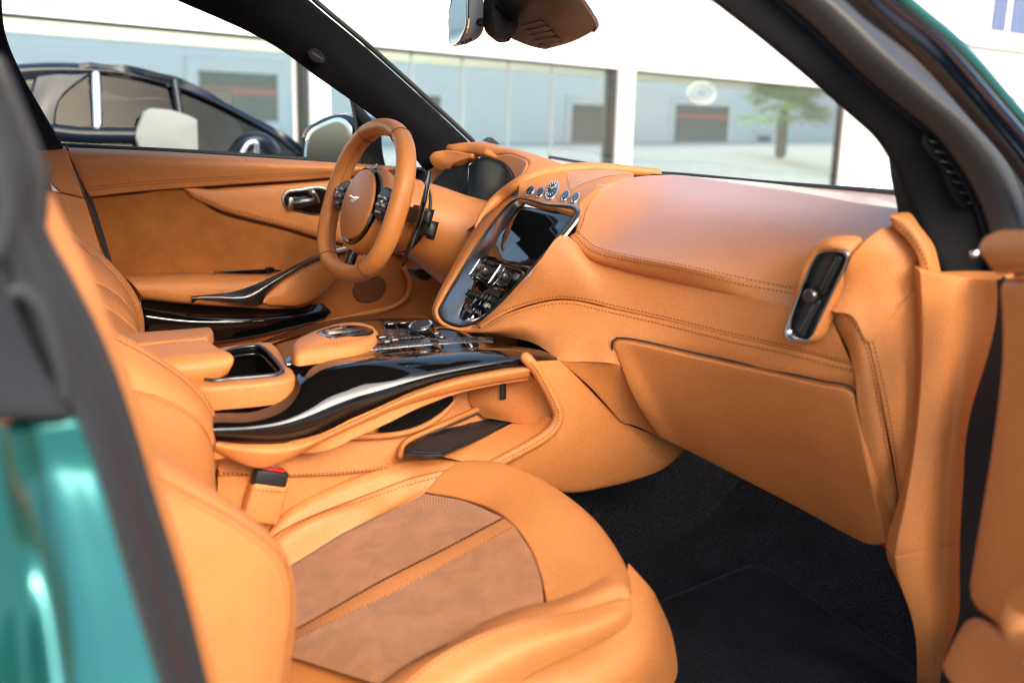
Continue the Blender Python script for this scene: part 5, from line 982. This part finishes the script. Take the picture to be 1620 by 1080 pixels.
wB = [(100, 800, -.69), (140, 850, -.70), (170, 880, -.70), (190, 920, -.70), (210, 950, -.70), (225, 980, -.70), (240, 1000, -.70), (255, 1020, -.70), (265, 1040, -.70), (275, 1060, -.70), (290, 1090, -.70), (300, 1140, -.70)]
w1 = panel('side_wing', [wS, mids(wS, wM, .5, -.012), wM], 'y', TL, ps, nu=12, nv=70, r=.012, depth=.08, edges='T')
w2 = panel('wing_side', [wM, mids(wM, wL, .5, -.006), wL, wB], 'y', TL, ps, nu=20, nv=70, r=.0025, depth=.01, edges='T')
seam(w2, 'T', .006, ps)
# cushion
ins_far = [(440, 907, -.20), (468, 890, -.20), (540, 845, -.20), (600, 815, -.20), (672, 779, -.20)]
ins_near = [(560, 1110, -.55), (600, 1082, -.55), (640, 1053, -.55), (700, 1021, -.55), (780, 986, -.55), (862, 958, -.55)]
ins_front = [(672, 779, -.20), (720, 787, -.25), (770, 802, -.31), (806, 825, -.38), (835, 862, -.44), (852, 905, -.495), (862, 958, -.55)]
# seat surface: rows from far edge to near edge; centre strip between
su_t = [(430, 1013, -.362), (469, 993, -.362), (603, 917, -.362), (700, 868, -.362), (797, 817, -.362)]
su_b = [(435, 1030, -.398), (470, 1010, -.398), (623, 937, -.398), (720, 885, -.398), (816, 832, -.398)]
fw = spline(pts(ins_front, 'y'), 60)
def split_front(i0, i1): return fw[i0:i1]
def frow(k, n=5):
    a = pts(su_t, 'y'); return a
seat_mid = lambda a, b, t: [(x*(1-t)+X*t, y*(1-t)+Y*t, v*(1-t)+U*t) for (x, y, v), (X, Y, U) in zip(a, b)]
m1 = seat_mid(ins_far, su_t, .5); m1[-1] = (736, 791, -.27)
i1 = panel('cushion_insert', [ins_far, m1, su_t], 'y', M['perforated_suede'], ps, nu=20, nv=40, r=.004, depth=.02, edges='R', bulge=.004)
m2 = seat_mid(su_b, ins_near[1:], .5); m2[-1] = (851, 890, -.475)
i2 = panel('cushion_insert', [su_b, m2, ins_near[1:]], 'y', M['perforated_suede'], ps, nu=20, nv=40, r=.004, depth=.02, edges='R', bulge=.004)
i3 = panel('centre_strip', [su_t, su_b], 'y', M['strip_leather'], ps, nu=6, nv=40, r=.002, depth=.02, bulge=.001, off=-.001)
seam(i3, 'T', .0012, ps); seam(i3, 'B', .0012, ps)
# far bolster
fS = [(418, 850, -.155), (432, 825, -.15), (455, 801, -.148), (500, 775, -.145), (560, 750, -.145), (620, 730, -.145), (650, 721.5, -.147), (690, 720.5, -.165), (738, 727, -.20)]
fA = [(420, 862, -.175), (436, 845, -.175), (470, 825, -.172), (515, 806, -.17), (565, 787, -.17), (610, 770, -.17), (645, 757, -.175), (680, 748, -.19), (720, 740, -.205)]
fB = [(424, 880, -.19), (442, 858, -.19), (485, 828, -.19), (520, 814, -.19), (560, 806, -.19), (600, 799, -.19), (635, 790, -.19), (668, 776, -.197), (705, 755, -.204)]
fC = [(430, 912, -.205), (450, 900, -.205), (500, 869, -.205), (535, 847, -.205), (570, 829, -.205), (605, 812, -.205), (632, 800, -.203), (655, 789, -.202), (674, 778, -.202)]
f1 = panel('cushion_bolster', [fS, mids(fS, fA, .5, -.004), fA], 'y', TL, ps, nu=14, nv=60, r=.012, depth=.06, edges='T')
f2 = panel('bolster_inner', [fA, fB, fC], 'y', TL, ps, nu=14, nv=60, r=.003, depth=.02, edges='TR')
seam(f2, 'T', .008, ps)
# thigh support (front of cushion)
tF = [(738, 727, -.20), (778, 729.5, -.235), (815, 738, -.27), (870, 766, -.335), (930, 813, -.42), (972, 868, -.50), (992, 905, -.555), (1001, 935, -.60)]
tB = spline(pts([(672, 778, -.20), (720, 786, -.25), (770, 801, -.31), (807, 824, -.38), (836, 861, -.44), (854, 905, -.495), (864, 957, -.55)], 'y'), 8)
tF3 = spline(pts(tF, 'y'), 8)
tm = [a*.5+b*.5+np.array([0, 0, .012]) for a, b in zip(tB, tF3)]; tk = np.array([1, 1, 1, 1, .9, .6, .25, 0])[:, None]
t1 = panel('thigh_support', [tB, tm, tF3, tF3+tk*np.array([.018, -.002, -.022]), tF3+tk*np.array([.014, 0, -.055])-(1-tk)*np.array([.02, 0, .01])], None, TL, ps, nu=30, nv=60, r=.003, depth=.012, edges='TL')
# near bolster
nA = [(540, 1120, -.555), (600, 1084, -.555), (640, 1055, -.555), (700, 1023, -.555), (780, 988, -.555), (840, 966, -.555), (880, 958, -.565), (930, 938, -.575), (975, 920, -.585), (1000, 929, -.60)]
nB = [(580, 1130, -.60), (640, 1080, -.60), (690, 1040, -.60), (740, 1012, -.60), (800, 988, -.60), (850, 975, -.60), (890, 969, -.60), (940, 957, -.605), (980, 945, -.61), (1002, 945, -.612)]
nC = [(660, 1140, -.635), (720, 1090, -.635), (770, 1058, -.635), (810, 1036, -.635), (850, 1018, -.635), (885, 1006, -.635), (915, 998, -.635), (950, 986, -.635), (980, 972, -.632), (1002, 962, -.622)]
nD = [(740, 1150, -.63), (800, 1098, -.63), (845, 1070, -.63), (880, 1052, -.63), (905, 1040, -.63), (930, 1028, -.63), (952, 1018, -.63), (975, 1006, -.63), (992, 994, -.63), (1000, 984, -.625)]
nA = [V(x-(5 if x > 700 else 0), y-(9 if x > 700 else 0), 'y', v)-nrm(CAM-V(x, y, 'y', v))*(.012 if x > 700 else .0) for x, y, v in nA]
nBw = pts(nB, 'y'); n1 = panel('cushion_bolster', [np.array(nA), (np.array(nA)+nBw)/2+nrm(CAM-nBw)*.008, nBw], None, TL, ps, nu=14, nv=60, r=.006, depth=.004, edges='R')
n2 = panel('bolster_side', [nB, nC, nD], 'y', TL, ps, nu=14, nv=60, r=.006, depth=.006, edges='BR')
seam(n2, 'T', .004, ps)
# seat base
vT = [(760, 1140, -.60), (850, 1072, -.60), (905, 1046, -.60), (955, 1022, -.60), (990, 995, -.595), (1000, 965, -.58), (998, 930, -.565), (1000, 904, -.55)]
vM = [(820, 1160, -.625), (900, 1100, -.625), (950, 1075, -.625), (990, 1050, -.62), (1020, 1022, -.61), (1033, 990, -.59), (1034, 960, -.57), (1030, 930, -.55)]
vB = [(860, 1230, -.60), (940, 1180, -.60), (1000, 1150, -.60), (1050, 1110, -.59), (1074, 1070, -.58), (1072, 1030, -.57), (1062, 990, -.555), (1040, 945, -.54)]
vT = [(x-6, y-14, v+.012) for x, y, v in vT]
v1 = panel('seat_base', [vT, vM, vB], 'y', TL, ps, nu=16, nv=50, r=.010, depth=.06, edges='B')
boxm('seat_frame', (-.25, -.38, .47), (.55, .40, .14), M['black_plastic'], ps, bev=.02)
boxm('cushion_core', (-.32, -.38, .50), (.50, .36, .10), M['tan_plastic'], ps, bev=.02)
# seat-belt buckle beside the cushion
bk = empty('belt_buckle', (0, 0, 0), car)
bx = V(455, 768, 'y', -.165)-V(398, 764, 'y', -.165); bz_ = nrm(V(428, 742, 'y', -.165)-V(408, 812, 'y', -.165)); bx = nrm(bx-bz_*(bx @ bz_)); by = np.cross(bz_, bx)
boxm('buckle_body', V(426, 757, 'y', -.168), (.052, .020, .030), M['black_plastic'], bk, X=bx, Y=by, Z=bz_, bev=.004)
boxm('release_button', V(428, 749, 'y', -.168)+bz_*.005, (.040, .014, .012), M['red_plastic'], bk, X=bx, Y=by, Z=bz_, bev=.003)
text('lettering', 'PRESS', V(428, 749, 'y', -.168)+bz_*.0112, bx, by, .006, M['white_frame'], bk)
bs = boxm('buckle_sleeve', V(417, 793, 'y', -.166), (.056, .026, .062), TL, bk, X=bx, Y=by, Z=bz_, bev=.005, seg=3)
e_ = np.array([V(391, 774, 'y', -.183), V(451, 778, 'y', -.183)]); stitch_line('stitching', np.linspace(e_[0], e_[1], 10), np.array([nrm(CAM-e_[0])]*10), M['thread'], bk)
# driver's seat
ds = part('driver_seat'); ds['label'] = 'far tan leather seat, only its backrest edge in view'
d0 = [(60, 330, .58), (90, 345, .58), (115, 361, .58), (150, 387, .57), (187, 423, .56), (213, 457, .55), (227, 487, .54), (231, 510, .53), (231, 540, .52)]
d1 = [(60, 350, .54), (90, 365, .54), (112, 378, .54), (138, 397, .53), (172, 425, .52), (198, 455, .51), (213, 483, .50), (220, 508, .49), (222, 540, .48)]
d2 = [(60, 420, .47), (100, 430, .47), (135, 440, .465), (160, 450, .46), (182, 463, .455), (200, 480, .45), (212, 500, .45), (216, 520, .44), (218, 545, .44)]
d3 = [(60, 470, .38), (100, 468, .38), (135, 472, .38), (158, 481, .38), (180, 493, .38), (200, 509, .38), (214, 522, .38), (222, 532, .38), (228, 550, .38)]
d4 = [(60, 560, .22), (100, 540, .22), (130, 535, .22), (160, 535, .22), (180, 540, .22), (200, 545, .22), (214, 550, .22), (222, 556, .22), (228, 560, .22)]
e1 = panel('backrest_bolster', [d0, d1], 'y', TL, ds, nu=10, nv=50, r=.012, depth=.08, edges='T', bulge=.004)
e2 = panel('bolster_face', [d1, mids(d1, d2, .5, -.006), d2], 'y', TL, ds, nu=12, nv=50, r=.003, depth=.02, edges='TB')
e3 = panel('backrest_middle', [d2, mids(d2, d3, .5, -.012), d3], 'y', TL, ds, nu=12, nv=50, r=.004, depth=.02, edges='TB')
e4 = panel('backrest_centre', [d3, d4], 'y', TL, ds, nu=10, nv=40, r=.004, depth=.02, edges='T')
seam(e1, 'B', .004, ds); seam(e3, 'T', .005, ds)
boxm('seat_cushion', (-.22, .40, .56), (.46, .46, .16), TL, ds, bev=.04, seg=4)
# ---------------------------------------------------------------- NEAR B PILLAR (left edge of the door opening)
nb_ = part('near_side_pillar'); nb_['label'] = 'near door pillar, green paint, black seal and tan trim edge'
sL = [(50, 305), (68, 360), (110, 437), (160, 533), (198, 637), (216, 700), (251, 812), (290, 939), (326, 1080), (345, 1160)]
sR = [(84, 303), (110, 360), (133, 403), (157, 453), (180, 520), (207, 600), (229, 665), (258, 770), (290, 875), (324, 1003), (345, 1080), (365, 1160)]
sLa, sRa = spline(pts([(x, y, -.80) for x, y in sL], 'y'), 24), spline(pts([(x, y, -.775) for x, y in sR], 'y'), 24)
panel('trim_edge', [sLa, (sLa+sRa)/2+nrm(CAM-sLa)*.004, sRa], None, TL, nb_, nu=10, nv=50, r=.004, depth=.03)
kL = [(-60, 60), (-20, 250), (20, 420), (70, 560), (125, 655), (165, 760), (205, 900), (262, 1080), (285, 1160)]
kR = [(-6, 100), (37, 205), (66, 285), (58, 360), (98, 437), (147, 533), (187, 637), (241, 812), (281, 940), (317, 1080), (337, 1160)]
a_, b_ = spline(pts([(x, y, -.87) for x, y in kL], 'y'), 30), spline(pts([(x, y, -.815) for x, y in kR], 'y'), 30)
panel('door_seal', [a_, a_*.6+b_*.4+nrm(CAM-a_)*.010, a_*.3+b_*.7-nrm(CAM-a_)*.006, b_], None, M['pillar_rubber'], nb_, nu=20, nv=60, r=.006, depth=.03)
tube('seal_lip', b_+np.array([0, .008, 0]), .007, M['black_rubber'], nb_, dense=False, k=10)
gL = [(-160, 640), (-150, 760), (-140, 900), (-120, 1160)]
g1 = [(-40, 660), (-30, 760), (-5, 900), (20, 1160)]
g1b = [(0, 668), (8, 760), (25, 900), (50, 1160)]
g2 = [(22, 668), (35, 760), (58, 900), (85, 1160)]
g3 = [(50, 662), (75, 760), (105, 900), (135, 1160)]
g4 = [(90, 660), (120, 760), (160, 900), (235, 1160)]
g5 = [(128, 657), (166, 762), (207, 902), (286, 1160)]
gg = [[(-160, 640, -.95), (-150, 760, -.955), (-140, 900, -.96), (-120, 1160, -.965)],
      [(-40, 660, -.935), (-30, 760, -.938), (-5, 900, -.942), (20, 1160, -.95)],
      [(0, 668, -.930), (8, 760, -.934), (25, 900, -.938), (50, 1160, -.946)],
      [(24, 668, -.905), (40, 760, -.912), (66, 900, -.935), (95, 1160, -.994)],
      [(48, 662, -.874), (72, 760, -.884), (104, 900, -.918), (140, 1160, -.990)],
      [(90, 660, -.870), (120, 760, -.879), (160, 900, -.914), (220, 1160, -.986)],
      [(128, 657, -.868), (166, 762, -.877), (207, 902, -.912), (286, 1160, -.984)]]
panel('painted_pillar', gg, 'y', M['green_paint'], nb_, nu=44, nv=40, r=.006, depth=.03, label='glossy green painted door aperture')
cL = [(-200, 90), (-200, 300), (-200, 500), (-160, 668)]
c2_ = [(-30, 90), (0, 300), (40, 500), (128, 664)]
panel('pillar_cap', [[(x, y, -.93) for x, y in cL], [(x, y, -.905) for x, y in [(-90, 90), (-70, 300), (-30, 500), (10, 668)]], [(x, y, -.882) for x, y in c2_]], 'y', M['pillar_rubber'], nb_, nu=16, nv=24, r=.008, depth=.03)
for nm_, pp_, rr_, yy_ in (('seal_fold', [(-40, 530), (-5, 480), (28, 458), (58, 480), (84, 545), (96, 590), (100, 625)], .006, -.882), ('seal_fold', [(-40, 420), (-8, 392), (6, 340), (0, 280), (-20, 200)], .009, -.893)):
    tube(nm_, [V(x, y, 'y', yy_) for x, y in pp_], rr_, M['pillar_rubber'], nb_, n=50, k=12)
# ---------------------------------------------------------------- WINDSCREEN, MIRROR
ws = panel('windscreen', [[V(735, 224, 'y', .66), V(870, 250, 'x', .82), V(1000, 270, 'x', .83), V(1200, 287, 'x', .77), V(1440, 307, 'x', .61), V(1500, 330, 'x', .46)], [W(.10, .66, 1.38), W(.33, .38, 1.40), W(.40, .05, 1.41), W(.38, -.25, 1.41), W(.25, -.52, 1.395), W(.14, -.66, 1.37)], [W(-.22, .62, 1.53), W(-.04, .3, 1.55), W(0, 0, 1.56), W(-.02, -.28, 1.555), (W(-.1, -.5, 1.54)), W(-.16, -.6, 1.53)]], None, M['clear_glass'], car, nu=10, nv=20, edges='', r=.001)
ws.o['label'] = 'clear windscreen glass'
rm = part('rear_view_mirror')
mq0 = V(725, 30, 'y', .07); mqn = nrm(np.array([-1, -.04, -.12]))
FMi = [(709, 25), (712, 6), (720, -18), (739, -20), (739.5, 8), (738, 42), (730, 61), (717, 72), (711, 68), (709, 48)]
fill('mirror_glass', [plane_pt(x, y, mq0, mqn) for x, y in FMi], None, M['mirror_silver'], rm, r=.001, depth=.004)
mba = [plane_pt(x, y, mq0, mqn) for x, y in [(739, -24), (740.5, 8), (739, 42), (731, 62), (716, 73.5)]]
def fwd(p, a, b): return p+np.array([a, b, 0])
panel('mirror_body', [mba, [V(752, -24, 'x', .10), V(754, 10, 'x', .10), V(752, 44, 'x', .10), (V(745, 62, 'x', .095)), V(722, 73, 'x', .085)], [V(764, -24, 'x', .125), V(765, 15, 'x', .125), V(765, 46, 'x', .125), V(757, 60, 'x', .12), V(738, 70, 'x', .10)]], None, M['brown_plastic'], rm, nu=14, nv=30, r=.003, depth=.012, edges='')
for i in range(3): boxm('mirror_key', V(732+i*6, 67.5-i*2.2, 'y', .058), (.006, .004, .006), M['black_plastic'], rm, bev=.001)
tube('ball_joint', [V(760, 36, 'y', .06), V(775, 35, 'y', .05)], .008, M['black_plastic'], rm, n=6, k=10)
panel('mirror_mount', [[V(768, -20, 'y', .04), V(764, 20, 'y', .045), V(768, 50, 'y', .045), V(785, 66, 'y', .04)], [V(785, -20, 'y', .015), V(783, 20, 'y', .015), V(786, 48, 'y', .02), V(793, 68, 'y', .025)], [V(800, -20, 'y', .02), V(815, 18, 'y', .01), V(820, 40, 'y', .005), V(805, 66, 'y', .01)]], None, M['black_plastic'], rm, nu=12, nv=24, edges='')
fill('mount_face', [V(x, y, 'y', .008) for x, y in [(782, 8), (800, 22), (821, 36), (812, 52), (800, 64), (788, 60), (783, 35)]], None, M['brown_plastic'], rm, r=.003, depth=.004, bulge=.004)
FC = field([(765, 30, 'x', .13), (822, 36, 'x', .15), (860, 78, 'x', .21), (944, 42, 'x', .20), (905, -25, 'x', .06), (800, -25, 'x', .08)])
cva = [(772, -40), (780, -15), (797, 10), (812, 28), (810, 50), (808, 60), (822, 67), (845, 75), (862, 78.5)]
cvb = [(898, -40), (906, -26), (920, -3), (933, 17), (941, 32), (944.5, 41), (937, 50), (905, 66.5), (866, 78)]
co = panel('sensor_cover', [[FC(*p) for p in cva], [FC((a+c)/2, (b+d)/2)+nrm(CAM-FC(a, b))*.012 for (a, b), (c, d) in zip(cva, cvb)], [FC(*p) for p in cvb]], None, M['brown_plastic'], rm, nu=30, nv=60, edges='')
def surf_at(su, px, py):
    g_ = su.G.reshape(-1, 3); n_ = su.N.reshape(-1, 3); q = g_-CAM; z = q @ cf
    d2 = (CX+F0*(q @ cr)/z-px)**2+(CY-F0*(q @ cu)/z-py)**2; ix = np.argsort(d2)[:6]; wt = 1/(d2[ix]+1e-3); wt /= wt.sum()
    return (g_[ix]*wt[:, None]).sum(0), nrm((n_[ix]*wt[:, None]).sum(0))
for i in range(5):
    t_ = i/4; a0_, a1_ = (822+t_*30, 42+t_*29), (857+t_*31, 32.5+t_*34.5)
    q_ = []
    for (x_, y_) in (a0_, a1_, (a1_[0]+5, a1_[1]+5.2), (a0_[0]+5, a0_[1]+4.6)):
        p_, n_ = surf_at(co, x_, y_); q_.append(p_+nrm(CAM-p_)*.006)
    fill('vent_slot', q_, None, M['dark_opening'], co.o, n=24, r=.0003, depth=.0012, rings=3, sharp=True)
tube('cover_edge', [FC(x, y) for x, y in [(897, -34), (920, -3), (937, 22), (945.5, 40), (939, 50)]], .003, PB, rm, n=20, k=8)
print('script done; objects', len(bpy.data.objects))
